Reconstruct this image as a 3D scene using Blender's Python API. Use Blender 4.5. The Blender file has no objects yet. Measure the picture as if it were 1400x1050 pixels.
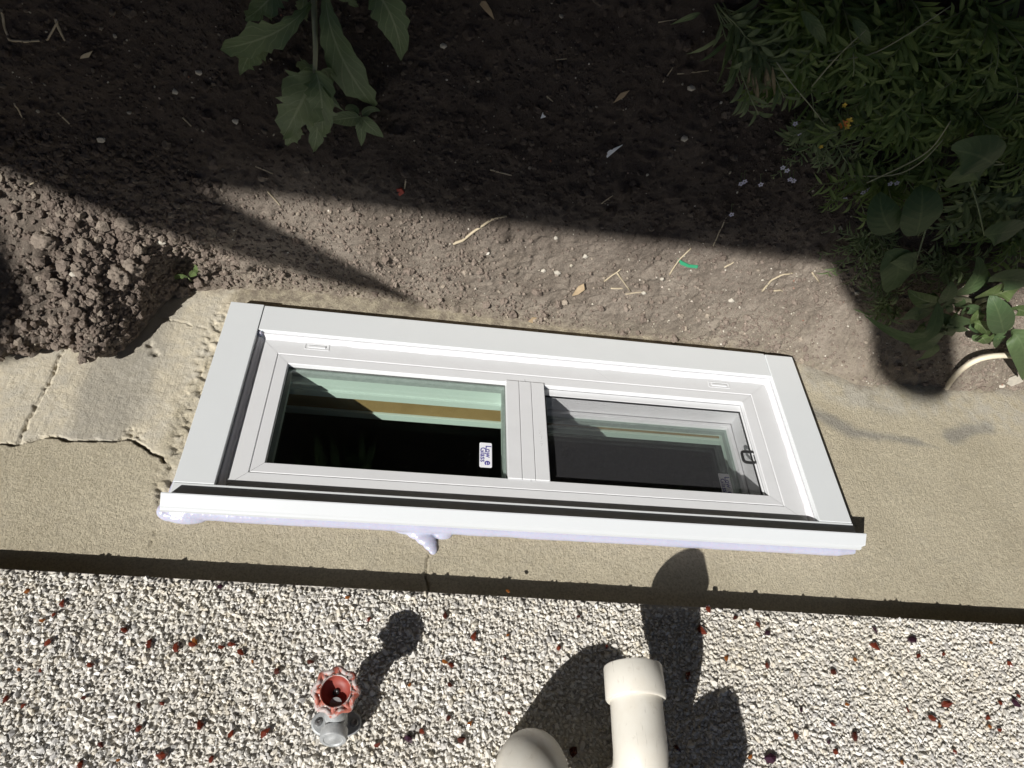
import bpy, bmesh, math, random
import numpy as np
from mathutils import Vector, Matrix

# ------------------------------------------------------------------ camera, sky, sun, exposure
scn = bpy.context.scene
COL = scn.collection
# world axes: y = 0 is the face of the window trim, +y points out of the wall, z is up.
# The phone was held upside down, so image right is +x and image down is +z.
CR = np.array([[0.9863005258611052, 0.16332402988811073, 0.023163202438673636],
               [0.08417121291300421, -0.6190436538594861, 0.7808329920879691],
               [0.14186782441012186, -0.7681863158618515, -0.6243102630261131]])
CC = np.array([-0.18364554, 0.83710701, 0.79771553])
CF = 954.9
cam = bpy.data.cameras.new('camera'); cam_o = bpy.data.objects.new('camera', cam); COL.objects.link(cam_o)
m = Matrix.Identity(4)
for i in range(3):
    m[i][0] = CR[0][i]; m[i][1] = -CR[1][i]; m[i][2] = -CR[2][i]; m[i][3] = CC[i]
cam_o.matrix_world = m
cam.sensor_width = 36; cam.lens = 36 * CF / 1400; cam.clip_start = 0.02; cam.clip_end = 500
scn.camera = cam_o
SUN_V = Vector((1.0, -1.0, -1.3)).normalized()
w = bpy.data.worlds.new('World'); scn.world = w; w.use_nodes = True
nt = w.node_tree; nt.nodes.clear()
sky = nt.nodes.new('ShaderNodeTexSky'); sky.sky_type = 'NISHITA'; sky.sun_disc = False
sky.sun_elevation = math.radians(42.6); sky.sun_rotation = math.radians(-45); sky.air_density = 1.0; sky.dust_density = 0.6
bg = nt.nodes.new('ShaderNodeBackground'); bg.inputs[1].default_value = 0.05
wo = nt.nodes.new('ShaderNodeOutputWorld')
nt.links.new(sky.outputs[0], bg.inputs[0]); nt.links.new(bg.outputs[0], wo.inputs[0])
sl = bpy.data.lights.new('sun', 'SUN'); sl.energy = 5.0; sl.angle = math.radians(0.53); sl.color = (1.0, 0.972, 0.935)
so = bpy.data.objects.new('sun', sl); COL.objects.link(so); so.rotation_euler = SUN_V.to_track_quat('-Z', 'Y').to_euler(); so.location = (-3, 3, 4)
scn.view_settings.view_transform = 'Standard'; scn.view_settings.look = 'None'
scn.view_settings.exposure = 0.25; scn.view_settings.gamma = 1.0; scn.view_settings.use_curve_mapping = False
scn.render.engine = 'CYCLES'
scn.cycles.max_bounces = 8; scn.cycles.transparent_max_bounces = 24
scn.render.resolution_x = 1024; scn.render.resolution_y = 768

rng = np.random.default_rng(7); random.seed(7)

# ------------------------------------------------------------------ photo pixel -> point on a surface of the place
def _ray(px, py):
    d = CR.T @ np.array([(px - 700) / CF, (py - 525) / CF, 1.0]); return d
def onY(px, py, y=0.0):
    d = _ray(px, py); return CC + d * ((y - CC[1]) / d[1])
def onZ(px, py, z=0.0):
    d = _ray(px, py); return CC + d * ((z - CC[2]) / d[2])
def psize(p, npx):                      # metres that npx photo pixels cover at point p
    return npx * float((CR @ (np.asarray(p) - CC))[2]) / CF

# ------------------------------------------------------------------ noise
def _h(ix, iy, s):
    a = (ix.astype(np.int64) * 374761393 + iy.astype(np.int64) * 668265263 + s * 974634777) & 0xffffffff
    a = ((a ^ (a >> 13)) * 1274126177) & 0xffffffff
    a = ((a ^ (a >> 16)) * 2246822519) & 0xffffffff
    return (a ^ (a >> 15)) / 4294967296.0
def vn(x, y, s=0):
    x = np.asarray(x, float); y = np.asarray(y, float)
    ix = np.floor(x); iy = np.floor(y); fx = x - ix; fy = y - iy
    fx = fx * fx * (3 - 2 * fx); fy = fy * fy * (3 - 2 * fy)
    a = _h(ix, iy, s); b = _h(ix + 1, iy, s); c = _h(ix, iy + 1, s); d = _h(ix + 1, iy + 1, s)
    return (a + (b - a) * fx) * (1 - fy) + (c + (d - c) * fx) * fy
def fbm(x, y, s=0, o=4):
    t = 0; a = 0.5; n = 0
    for i in range(o):
        t = t + a * vn(x * 2**i + 17.3 * i, y * 2**i - 9.1 * i, s + i); n += a; a *= 0.5
    return t / n
def lumps(x, y, cell, rmin, rmax, s, prob=1.0):
    x = np.asarray(x, float) / cell; y = np.asarray(y, float) / cell
    ix = np.floor(x); iy = np.floor(y); out = np.zeros_like(x)
    for dx in (-1, 0, 1):
        for dy in (-1, 0, 1):
            jx = ix + dx; jy = iy + dy
            cx = jx + _h(jx, jy, s); cy = jy + _h(jx, jy, s + 1)
            r = (rmin + (rmax - rmin) * _h(jx, jy, s + 2) ** 2) * (_h(jx, jy, s + 3) < prob)
            st = 0.7 + 0.6 * _h(jx, jy, s + 4)
            d2 = (((x - cx) * st) ** 2 + ((y - cy) / st) ** 2) * cell * cell
            out = np.maximum(out, np.maximum(r - d2 / np.maximum(r, 1e-6), 0))
    return out
def sm(a, b, x):
    t = np.clip((np.asarray(x, float) - a) / (b - a), 0, 1); return t * t * (3 - 2 * t)

# ------------------------------------------------------------------ object helpers
def tag(o, label=None, cat=None, group=None, kind=None):
    if label: o['label'] = label
    if cat: o['category'] = cat
    if group: o['group'] = group
    if kind: o['kind'] = kind
    return o
def link(o, parent=None):
    COL.objects.link(o)
    if parent: o.parent = parent
    return o
def empty(name, loc, label, cat, group=None):
    o = bpy.data.objects.new(name, None); o.location = loc; o.empty_display_size = 0.05
    COL.objects.link(o); return tag(o, label, cat, group)
def origin(o):
    v = Vector((0, 0, 0))
    while o is not None: v = v + o.location; o = o.parent
    return np.array(v)
def np_mesh(name, V, F, mat=None, parent=None, smooth=False, loc=None):
    V = np.asarray(V, float).reshape(-1, 3)
    base = origin(parent) if parent is not None else np.zeros(3)
    if loc is not None: lc = np.asarray(loc, float) - base
    else: lc = np.zeros(3)
    V = V - base - lc
    me = bpy.data.meshes.new(name)
    F = np.asarray(F, np.int32); k = F.shape[1]
    me.vertices.add(len(V)); me.vertices.foreach_set('co', V.astype(np.float32).ravel())
    me.loops.add(F.size); me.loops.foreach_set('vertex_index', F.ravel())
    me.polygons.add(len(F)); me.polygons.foreach_set('loop_start', np.arange(0, F.size, k, dtype=np.int32))
    me.polygons.foreach_set('use_smooth', np.full(len(F), smooth))
    me.update(calc_edges=True); me.validate()
    if mat: me.materials.append(mat)
    o = bpy.data.objects.new(name, me); o.location = lc
    return link(o, parent)
def attr(o, name, arr):
    a = o.data.color_attributes.new(name, 'FLOAT_COLOR', 'POINT')
    c = np.ones((len(o.data.vertices), 4), np.float32); arr = np.asarray(arr, np.float32); c[:, :arr.shape[1]] = arr
    a.data.foreach_set('color', c.ravel())
class MB:
    def __init__(s): s.v = []; s.f = []; s.c = []
    def add(s, V, F, col=None):
        n = len(s.v); s.v += [tuple(map(float, p)) for p in V]; s.f += [tuple(int(i) + n for i in f) for f in F]
        if col is not None: s.c += [tuple(c) for c in col]
        return s
    def box(s, x0, x1, y0, y1, z0, z1, b=0.0):
        bm = bmesh.new(); bmesh.ops.create_cube(bm, size=1)
        for v in bm.verts:
            v.co = Vector(((x0 + x1) / 2 + v.co.x * (x1 - x0), (y0 + y1) / 2 + v.co.y * (y1 - y0), (z0 + z1) / 2 + v.co.z * (z1 - z0)))
        if b > 0: bmesh.ops.bevel(bm, geom=bm.edges[:], offset=b, segments=2, profile=0.6, affect='EDGES')
        bm.verts.index_update(); s.add([v.co for v in bm.verts], [[v.index for v in f.verts] for f in bm.faces]); bm.free(); return s
    def tube(s, pts, rad, n=10, cap=True, squash=None):
        P = [np.asarray(p, float) for p in pts]; R = rad if hasattr(rad, '__len__') else [rad] * len(P)
        V = []; F = []; ref = None
        for i, p in enumerate(P):
            t = P[min(i + 1, len(P) - 1)] - P[max(i - 1, 0)]; t = t / (np.linalg.norm(t) + 1e-12)
            if ref is None: ref = np.array([0, 0, 1.0]) if abs(t[2]) < 0.9 else np.array([1.0, 0, 0])
            u = np.cross(ref, t); u /= np.linalg.norm(u); vv = np.cross(t, u); ref = vv
            for k in range(n):
                a = 2 * math.pi * k / n; V.append(p + R[i] * (math.cos(a) * u + math.sin(a) * vv * (squash or 1)))
        for i in range(len(P) - 1):
            for k in range(n):
                F.append((i * n + k, i * n + (k + 1) % n, (i + 1) * n + (k + 1) % n, (i + 1) * n + k))
        if cap:
            F.append(tuple(range(n - 1, -1, -1))); F.append(tuple((len(P) - 1) * n + k for k in range(n)))
        return s.add(V, F)
    def lathe(s, o, ax, prof, n=32, up=None):
        """prof: (distance along axis, radius)"""
        o = np.asarray(o, float); ax = np.asarray(ax, float); ax = ax / np.linalg.norm(ax)
        ref = np.array([0, 0, 1.0]) if abs(ax[2]) < 0.9 else np.array([1.0, 0, 0])
        u = np.cross(ref, ax); u /= np.linalg.norm(u); vv = np.cross(ax, u)
        V = []; F = []
        for d, r in prof:
            for k in range(n):
                a = 2 * math.pi * k / n; V.append(o + ax * d + max(r, 1e-5) * (math.cos(a) * u + math.sin(a) * vv))
        for i in range(len(prof) - 1):
            for k in range(n):
                F.append((i * n + k, i * n + (k + 1) % n, (i + 1) * n + (k + 1) % n, (i + 1) * n + k))
        return s.add(V, F)
    def build(s, name, mat, parent=None, smooth=False, auto=None, loc=None):
        base = origin(parent) if parent is not None else np.zeros(3)
        lc = (np.asarray(loc, float) - base) if loc is not None else np.zeros(3)
        me = bpy.data.meshes.new(name); me.from_pydata([tuple(np.asarray(v) - base - lc) for v in s.v], [], s.f)
        if smooth: me.polygons.foreach_set('use_smooth', [True] * len(me.polygons))
        if auto is not None: me.set_sharp_from_angle(angle=math.radians(auto))
        me.update()
        if mat: me.materials.append(mat)
        o = bpy.data.objects.new(name, me); o.location = lc
        if s.c:
            a = me.color_attributes.new('lc', 'FLOAT_COLOR', 'POINT')
            a.data.foreach_set('color', np.array(s.c, np.float32).ravel())
        return link(o, parent)

# ------------------------------------------------------------------ material helpers
class NG:
    def __init__(s, name):
        s.m = bpy.data.materials.new(name); s.m.use_nodes = True; s.t = s.m.node_tree; s.t.nodes.clear()
        s.out = s.n('ShaderNodeOutputMaterial')
    def n(s, t, **kw):
        nd = s.t.nodes.new(t)
        for k, v in kw.items(): setattr(nd, k, v)
        return nd
    def l(s, a, b): s.t.links.new(a, b)
    def inp(s, nd, k, v):
        if isinstance(v, bpy.types.NodeSocket): s.l(v, nd.inputs[k])
        else:
            if isinstance(v, (tuple, list)) and len(v) == 3 and nd.inputs[k].type == 'RGBA': v = (*v, 1)
            nd.inputs[k].default_value = v
    def pos(s): return s.n('ShaderNodeNewGeometry').outputs['Position']
    def objpos(s): return s.n('ShaderNodeTexCoord').outputs['Object']
    def island(s): return s.n('ShaderNodeNewGeometry').outputs['Random Per Island']
    def map(s, vec, scale):
        nd = s.n('ShaderNodeMapping'); s.l(vec, nd.inputs[0]); nd.inputs['Scale'].default_value = scale; return nd.outputs[0]
    def noise(s, scale, detail=4, rough=0.55, vec=None, col=False, dist=0):
        nd = s.n('ShaderNodeTexNoise'); nd.inputs['Scale'].default_value = scale; nd.inputs['Detail'].default_value = detail
        nd.inputs['Roughness'].default_value = rough; nd.inputs['Distortion'].default_value = dist
        s.l(vec if vec is not None else s.pos(), nd.inputs['Vector']); return nd.outputs[1 if col else 0]
    def voro(s, scale, vec=None, out='Distance'):
        nd = s.n('ShaderNodeTexVoronoi'); nd.inputs['Scale'].default_value = scale
        s.l(vec if vec is not None else s.pos(), nd.inputs['Vector']); return nd.outputs[out]
    def ramp(s, fac, stops, interp='LINEAR'):
        nd = s.n('ShaderNodeValToRGB'); e = nd.color_ramp.elements; nd.color_ramp.interpolation = interp
        while len(e) < len(stops): e.new(0.5)
        for a, (p, c) in zip(e, stops):
            a.position = p; a.color = (*c, 1) if isinstance(c, (tuple, list)) else (c, c, c, 1)
        s.l(fac, nd.inputs[0]); return nd.outputs[0]
    def mix(s, f, a, b, mode='MIX'):
        nd = s.n('ShaderNodeMix', data_type='RGBA', blend_type=mode)
        for k, v in ((0, f), (6, a), (7, b)):
            if isinstance(v, bpy.types.NodeSocket): s.l(v, nd.inputs[k])
            else: nd.inputs[k].default_value = v if k == 0 else (*v, 1)
        return nd.outputs[2]
    def math(s, op, a, b=0.0, clamp=False):
        nd = s.n('ShaderNodeMath', operation=op); nd.use_clamp = clamp
        for k, v in ((0, a), (1, b)):
            if isinstance(v, bpy.types.NodeSocket): s.l(v, nd.inputs[k])
            else: nd.inputs[k].default_value = v
        return nd.outputs[0]
    def bump(s, h, strength=0.5, dist=0.002, prev=None):
        nd = s.n('ShaderNodeBump'); nd.inputs['Strength'].default_value = strength; nd.inputs['Distance'].default_value = dist
        s.l(h, nd.inputs['Height'])
        if prev is not None: s.l(prev, nd.inputs['Normal'])
        return nd.outputs[0]
    def attr(s, name):
        nd = s.n('ShaderNodeAttribute', attribute_name=name); sp = s.n('ShaderNodeSeparateColor'); s.l(nd.outputs['Color'], sp.inputs[0])
        return sp.outputs[0], sp.outputs[1], sp.outputs[2], nd.outputs['Alpha']
    def bsdf(s, col, rough=0.6, metal=0.0, normal=None, spec=0.5, **kw):
        b = s.n('ShaderNodeBsdfPrincipled'); s.inp(b, 'Base Color', col); s.inp(b, 'Roughness', rough); s.inp(b, 'Metallic', metal)
        b.inputs['Specular IOR Level'].default_value = spec
        if normal is not None: s.l(normal, b.inputs['Normal'])
        for k, v in kw.items(): s.inp(b, k.replace('_', ' '), v)
        return b.outputs[0]
    def done(s, sh): s.l(sh, s.out.inputs[0]); return s.m

def simple(name, c1, c2, scale=60, rough=0.6, bump=0.0, metal=0.0, spec=0.5, bscale=None, bd=0.001):
    g = NG(name); f = g.ramp(g.noise(scale, 5, 0.6), [(0.3, 0.0), (0.7, 1.0)])
    nrm = g.bump(g.noise(bscale or scale * 4, 4), bump, bd) if bump else None
    return g.done(g.bsdf(g.mix(f, c1, c2), rough, metal, nrm, spec))

# soil: grey-brown crumb; dry by the wall, far soil darkened to deepen the shade
g = NG('soil')
n1 = g.noise(9, 5, 0.6); n2 = g.noise(160, 6, 0.7); n3 = g.noise(900, 3, 0.7)
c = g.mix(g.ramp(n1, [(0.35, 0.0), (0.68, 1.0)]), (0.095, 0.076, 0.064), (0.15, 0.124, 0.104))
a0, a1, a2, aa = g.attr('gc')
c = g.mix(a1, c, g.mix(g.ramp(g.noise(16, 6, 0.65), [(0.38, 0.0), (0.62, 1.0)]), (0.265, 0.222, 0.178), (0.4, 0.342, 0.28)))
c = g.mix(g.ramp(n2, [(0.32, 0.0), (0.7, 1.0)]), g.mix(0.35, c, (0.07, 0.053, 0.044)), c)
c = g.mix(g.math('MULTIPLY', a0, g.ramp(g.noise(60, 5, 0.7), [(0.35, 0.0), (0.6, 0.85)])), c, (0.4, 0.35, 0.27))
c = g.mix(g.ramp(g.voro(420), [(0.05, 0.5), (0.11, 0.0)]), c, g.mix(g.ramp(g.noise(70, 2), [(0.5, 0.0), (0.6, 1.0)]), c, (0.45, 0.4, 0.33)))
nr = g.bump(n2, 1.0, 0.006); nr = g.bump(n3, 0.9, 0.002, nr)
M_SOIL = g.done(g.bsdf(c, 0.95, 0, nr, 0.12))
g = NG('soil_clod')
c = g.ramp(g.island(), [(0.0, (0.165, 0.136, 0.114)), (0.5, (0.205, 0.172, 0.145)), (0.88, (0.245, 0.208, 0.176)), (1.0, (0.33, 0.29, 0.235))])
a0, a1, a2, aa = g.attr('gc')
c = g.mix(a1, g.mix(1.0, c, (0.55, 0.53, 0.53), 'MULTIPLY'), g.mix(1.0, c, (1.42, 1.38, 1.34), 'MULTIPLY'))  # clods toned alike: dry and pale near the wall, darkened for shade beyond
c = g.mix(g.ramp(g.noise(300, 4, 0.7), [(0.3, 0.0), (0.7, 1.0)]), g.mix(0.3, c, (0.07, 0.053, 0.044)), c)
M_CLOD = g.done(g.bsdf(c, 0.95, 0, g.bump(g.noise(380, 5, 0.75), 1.0, 0.0028), 0.12))
g = NG('grit')
c = g.ramp(g.island(), [(0.0, (0.16, 0.13, 0.1)), (0.35, (0.3, 0.27, 0.22)), (0.7, (0.42, 0.38, 0.3)), (0.9, (0.62, 0.58, 0.5)), (1.0, (0.22, 0.08, 0.04))])
M_GRIT = g.done(g.bsdf(c, 0.7, 0, None, 0.3))
# concrete / cement render of the foundation
g = NG('foundation_render')
b0, b1, b2, ba = g.attr('fc')
gr = g.noise(310, 5, 0.85); gr2 = g.noise(210, 4, 0.7); lo = g.noise(7, 4, 0.6); mid = g.noise(40, 5, 0.65)
sand = g.mix(g.ramp(lo, [(0.33, 0.0), (0.68, 1.0)]), (0.585, 0.52, 0.38), (0.68, 0.61, 0.455))
sand = g.mix(g.ramp(gr, [(0.38, 0.0), (0.56, 1.0)]), g.mix(0.62, sand, (0.27, 0.225, 0.15)), sand)
sand = g.mix(g.ramp(mid, [(0.5, 0.0), (0.75, 0.35)]), sand, (0.42, 0.385, 0.31))
sand = g.mix(g.ramp(g.noise(900, 2, 0.6), [(0.62, 0.0), (0.72, 0.7)]), sand, (0.62, 0.54, 0.37))
stri = g.noise(1.0, 4, 0.6, g.map(g.pos(), (330, 1, 14)))
board = g.mix(g.ramp(lo, [(0.3, 0.0), (0.7, 1.0)]), (0.61, 0.545, 0.415), (0.7, 0.63, 0.48))
board = g.mix(g.ramp(mid, [(0.4, 0.0), (0.72, 0.7)]), board, (0.47, 0.43, 0.35))
board = g.mix(g.ramp(stri, [(0.3, 0.2), (0.6, 0.0)]), board, (0.3, 0.26, 0.19))
c = g.mix(b0, sand, board)
c = g.mix(b1, c, g.mix(g.ramp(gr2, [(0.35, 0.0), (0.65, 1.0)]), (0.27, 0.255, 0.225), (0.35, 0.33, 0.285)))
c = g.mix(g.math('MULTIPLY', b2, g.ramp(mid, [(0.38, 0.0), (0.62, 0.85)])), c, (0.58, 0.545, 0.46))
c = g.mix(g.math('MULTIPLY', ba, g.ramp(g.noise(55, 5, 0.7), [(0.36, 0.0), (0.6, 0.9)])), c, (0.24, 0.2, 0.16))
pit = g.ramp(g.voro(75), [(0.03, 0.0), (0.08, 1.0)])
c = g.mix(g.ramp(g.noise(18, 2), [(0.56, 0.0), (0.62, 1.0)]), c, g.mix(pit, (0.12, 0.1, 0.075), c))
hh = g.math('ADD', g.math('MULTIPLY', gr, g.math('SUBTRACT', 1.0, g.math('MULTIPLY', b0, 0.55))), g.math('MULTIPLY', gr2, 0.28))
nr = g.bump(hh, 1.0, 0.0036)
nr = g.bump(stri, 0.35, 0.0008, nr)
M_FOUND = g.done(g.bsdf(c, 0.92, 0, nr, 0.2))
# crushed stone dash
g = NG('stone_dash')
c = g.ramp(g.island(), [(0.0, (0.34, 0.33, 0.315)), (0.1, (0.48, 0.465, 0.44)), (0.3, (0.58, 0.56, 0.515)), (0.5, (0.64, 0.615, 0.565)), (0.68, (0.7, 0.68, 0.635)), (0.84, (0.6, 0.55, 0.455)), (1.0, (0.78, 0.77, 0.745))])
c = g.mix(g.ramp(g.noise(5, 3), [(0.42, 0.0), (0.7, 0.45)]), c, g.mix(1.0, c, (0.92, 0.86, 0.72), 'MULTIPLY'))
M_DASH = g.done(g.bsdf(c, 0.55, 0, g.bump(g.noise(700, 3, 0.6), 0.4, 0.0008), 0.4))
g = NG('dash_mortar')
vc = g.voro(170, None, 'Color'); vd = g.voro(170)
c = g.mix(g.ramp(g.noise(300, 4), [(0.35, 0.0), (0.65, 1.0)]), (0.5, 0.475, 0.42), (0.62, 0.585, 0.52))
M_MORTAR = g.done(g.bsdf(c, 0.9, 0, g.bump(vd, 0.8, -0.004), 0.2))
def chip_mat(name, col, tr):
    g = NG(name); c = g.mix(g.noise(400, 3), col, tuple(x * 0.45 for x in col))
    return g.done(g.bsdf(c, 0.12, 0, None, 0.6, Transmission_Weight=tr, IOR=1.5))
M_CHIP = [chip_mat('amber_glass_red', (0.2, 0.042, 0.022), 0.2), chip_mat('amber_glass_brown', (0.1, 0.03, 0.02), 0.2),
          chip_mat('amber_glass_orange', (0.38, 0.13, 0.03), 0.25), chip_mat('violet_glass', (0.06, 0.025, 0.04), 0.15)]
# vinyl, aluminium trim, sealant
g = NG('vinyl_frame')
c = g.mix(g.ramp(g.noise(30, 5, 0.6), [(0.45, 0.0), (0.8, 0.35)]), (0.675, 0.682, 0.688), (0.6, 0.6, 0.602))
M_VINYL = g.done(g.bsdf(c, 0.38, 0, g.bump(g.noise(35, 2), 0.05, 0.001), 0.45))
g = NG('trim_coil')
c = g.mix(g.ramp(g.noise(18, 4, 0.6), [(0.45, 0.0), (0.85, 0.4)]), (0.69, 0.715, 0.72), (0.65, 0.67, 0.672))
M_TRIM = g.done(g.bsdf(c, 0.42, 0, g.bump(g.noise(14, 2), 0.12, 0.0015), 0.5))
g = NG('sun_toned_cap')
c = g.mix(g.ramp(g.noise(22, 4, 0.6), [(0.45, 0.0), (0.85, 0.4)]), (0.545, 0.565, 0.575), (0.5, 0.515, 0.52))
M_CAP = g.done(g.bsdf(c, 0.45, 0, g.bump(g.noise(14, 2), 0.12, 0.0015), 0.4))  # darker copy of the trim white, offsetting the strong sun on the cap
g = NG('sealant')
M_CAULK = g.done(g.bsdf((0.44, 0.445, 0.55), 0.22, 0, g.bump(g.noise(160, 3), 0.35, 0.002), 0.5, Subsurface_Weight=0.25, Subsurface_Scale=0.004))
g = NG('white_sealant')
M_CAULKW = g.done(g.bsdf((0.8, 0.79, 0.81), 0.3, 0, g.bump(g.noise(120, 3), 0.3, 0.0015), 0.5))
M_GASKET = simple('gasket', (0.07, 0.075, 0.07), (0.12, 0.125, 0.12), 80, 0.6)
M_SPACER = simple('spacer_bar', (0.3, 0.33, 0.32), (0.38, 0.41, 0.4), 120, 0.45, metal=0.3)
M_WOOD = simple('pine_board', (0.3, 0.165, 0.07), (0.38, 0.22, 0.1), 30, 0.7)
M_BLACK = simple('black_plastic', (0.012, 0.012, 0.013), (0.02, 0.02, 0.02), 60, 0.4)
M_SCREEN = simple('screen_wire', (0.075, 0.075, 0.08), (0.095, 0.095, 0.1), 200, 0.7, spec=0.1)
M_PAPER = simple('sticker_paper', (0.8, 0.81, 0.84), (0.76, 0.77, 0.8), 60, 0.45)
M_INK = simple('sticker_ink', (0.05, 0.035, 0.26), (0.06, 0.045, 0.3), 60, 0.5)
M_PENCIL = simple('pencil', (0.45, 0.45, 0.45), (0.5, 0.5, 0.5), 60, 0.7)
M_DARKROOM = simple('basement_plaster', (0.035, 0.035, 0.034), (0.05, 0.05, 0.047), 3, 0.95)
def glass(name, tint):
    g = NG(name); tr = g.n('ShaderNodeBsdfTransparent'); g.inp(tr, 'Color', tint)
    gl = g.n('ShaderNodeBsdfGlossy'); gl.inputs['Roughness'].default_value = 0.02; g.inp(gl, 'Color', (0.9, 0.95, 0.92))
    ge = g.n('ShaderNodeNewGeometry'); vd_ = g.n('ShaderNodeVectorMath', operation='DOT_PRODUCT'); g.l(ge.outputs['Normal'], vd_.inputs[0]); g.l(ge.outputs['Incoming'], vd_.inputs[1])
    fr_ = g.math('ADD', g.math('MULTIPLY', g.math('POWER', g.math('SUBTRACT', 1.0, g.math('ABSOLUTE', vd_.outputs['Value'])), 5.0), 0.92), 0.06)
    mx = g.n('ShaderNodeMixShader'); g.l(fr_, mx.inputs[0]); g.l(tr.outputs[0], mx.inputs[1]); g.l(gl.outputs[0], mx.inputs[2])
    return g.done(mx.outputs[0])
M_GLASS = glass('low_e_glass', (0.885, 0.95, 0.905))
# plumbing
g = NG('pvc')
c = g.mix(g.ramp(g.noise(11, 5, 0.65), [(0.45, 0.0), (0.72, 0.6)]), (0.665, 0.64, 0.57), (0.56, 0.5, 0.4))
c = g.mix(g.ramp(g.noise(90, 4, 0.7), [(0.6, 0.0), (0.7, 0.4)]), c, (0.45, 0.4, 0.33))
scr = g.noise(1.0, 3, 0.6, g.map(g.pos(), (420, 60, 34)))
c = g.mix(g.ramp(scr, [(0.66, 0.0), (0.72, 0.55)]), c, (0.33, 0.3, 0.26))
M_PVC = g.done(g.bsdf(c, 0.36, 0, g.bump(g.noise(220, 3), 0.08, 0.001), 0.5))
g = NG('zinc_casting')
c = g.mix(g.ramp(g.noise(120, 5, 0.7), [(0.35, 0.0), (0.65, 1.0)]), (0.33, 0.345, 0.35), (0.47, 0.48, 0.475))
M_ZINC = g.done(g.bsdf(c, 0.55, 0.35, g.bump(g.noise(500, 4, 0.7), 0.35, 0.0008), 0.5))
g = NG('worn_red_paint')
f = g.ramp(g.noise(95, 5, 0.7), [(0.46, 0.0), (0.54, 1.0)])
c = g.mix(f, g.mix(g.ramp(g.noise(300, 4), [(0.35, 0.0), (0.65, 1.0)]), (0.3, 0.07, 0.045), (0.42, 0.14, 0.1)), (0.44, 0.38, 0.36))
M_REDW = g.done(g.bsdf(c, 0.55, 0, g.bump(f, 0.3, 0.0008), 0.4))
M_REDIN = simple('red_cup_paint', (0.2, 0.03, 0.02), (0.32, 0.07, 0.05), 90, 0.55)
M_SCREW = simple('steel_screw', (0.25, 0.25, 0.25), (0.4, 0.4, 0.4), 200, 0.35, metal=0.9)
# plants
def leaf_mat(name, c1, c2, rib, trans=0.25, vein=0.5):
    g = NG(name); u, t, r, al = g.attr('lc')
    d = g.math('ABSOLUTE', g.math('SUBTRACT', u, 0.5))
    c = g.mix(r, c1, c2)
    c = g.mix(g.ramp(g.noise(130, 4, 0.6), [(0.4, 0.0), (0.75, 0.5)]), c, tuple(x * 0.6 for x in c2))
    v = g.math('SINE', g.math('ADD', g.math('MULTIPLY', t, 46.0), g.math('MULTIPLY', d, -22.0)))
    c = g.mix(g.math('MULTIPLY', g.ramp(v, [(0.9, 0.0), (1.0, 1.0)]), vein), c, rib)
    c = g.mix(g.math('MULTIPLY', g.ramp(d, [(0.015, 1.0), (0.045, 0.0)]), min(1, vein * 1.8)), c, rib)
    h = g.math('ADD', g.math('MULTIPLY', v, 0.25), g.noise(260, 3))
    b = g.bsdf(c, 0.55, 0, g.bump(h, 0.35, 0.0012), 0.3)
    tl = g.n('ShaderNodeBsdfTranslucent'); g.inp(tl, 'Color', g.mix(1.0, c, (1.15, 1.3, 0.65), 'MULTIPLY'))
    mx = g.n('ShaderNodeMixShader'); mx.inputs[0].default_value = trans; g.l(b, mx.inputs[1]); g.l(tl.outputs[0], mx.inputs[2])
    return g.done(mx.outputs[0])
M_LEAF_A = leaf_mat('thistle_leaf', (0.11, 0.165, 0.075), (0.165, 0.22, 0.11), (0.27, 0.32, 0.19), 0.25, 0.35)
M_LEAF_B = leaf_mat('narrow_leaf', (0.075, 0.13, 0.035), (0.2, 0.27, 0.085), (0.26, 0.32, 0.13), 0.3, 0.3)
M_LEAF_B2 = leaf_mat('grey_narrow_leaf', (0.085, 0.13, 0.055), (0.23, 0.285, 0.14), (0.28, 0.32, 0.18), 0.28, 0.3)
M_LEAF_C = leaf_mat('round_leaf', (0.06, 0.105, 0.045), (0.1, 0.15, 0.065), (0.14, 0.19, 0.09), 0.25, 0.25)
M_LEAF_L = leaf_mat('pale_leaf', (0.085, 0.135, 0.045), (0.13, 0.185, 0.065), (0.22, 0.26, 0.14), 0.28, 0.4)
M_STEM = simple('green_stem', (0.16, 0.2, 0.09), (0.22, 0.25, 0.13), 60, 0.55)
M_STEMP = simple('pale_stem', (0.2, 0.215, 0.125), (0.26, 0.27, 0.17), 60, 0.5)
M_WITHER = simple('withered_leaf', (0.13, 0.11, 0.06), (0.2, 0.165, 0.095), 90, 0.8)
M_STRAW = simple('straw', (0.36, 0.3, 0.2), (0.48, 0.41, 0.29), 90, 0.8)
M_DRYLEAF = simple('dry_leaf', (0.3, 0.22, 0.13), (0.42, 0.32, 0.2), 90, 0.8)
M_PETAL = simple('white_petal', (0.5, 0.49, 0.62), (0.58, 0.57, 0.66), 90, 0.6)
M_YELLOW = simple('yellow_petal', (0.6, 0.4, 0.03), (0.65, 0.48, 0.06), 90, 0.6)
M_ORANGE = simple('orange_petal', (0.5, 0.13, 0.02), (0.6, 0.2, 0.03), 90, 0.6)
M_WHITEPL = simple('white_plastic', (0.72, 0.76, 0.8), (0.78, 0.8, 0.82), 60, 0.4)
M_REDCHIP = simple('red_plastic', (0.4, 0.05, 0.03), (0.45, 0.07, 0.04), 60, 0.5)
M_GREENPL = simple('green_plastic', (0.03, 0.3, 0.14), (0.04, 0.35, 0.18), 60, 0.4)
M_CREAM = simple('cream_tubing', (0.66, 0.58, 0.43), (0.74, 0.68, 0.55), 60, 0.5)
M_PEB = simple('pale_stone', (0.4, 0.37, 0.31), (0.52, 0.48, 0.4), 120, 0.8, 0.3)
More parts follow.
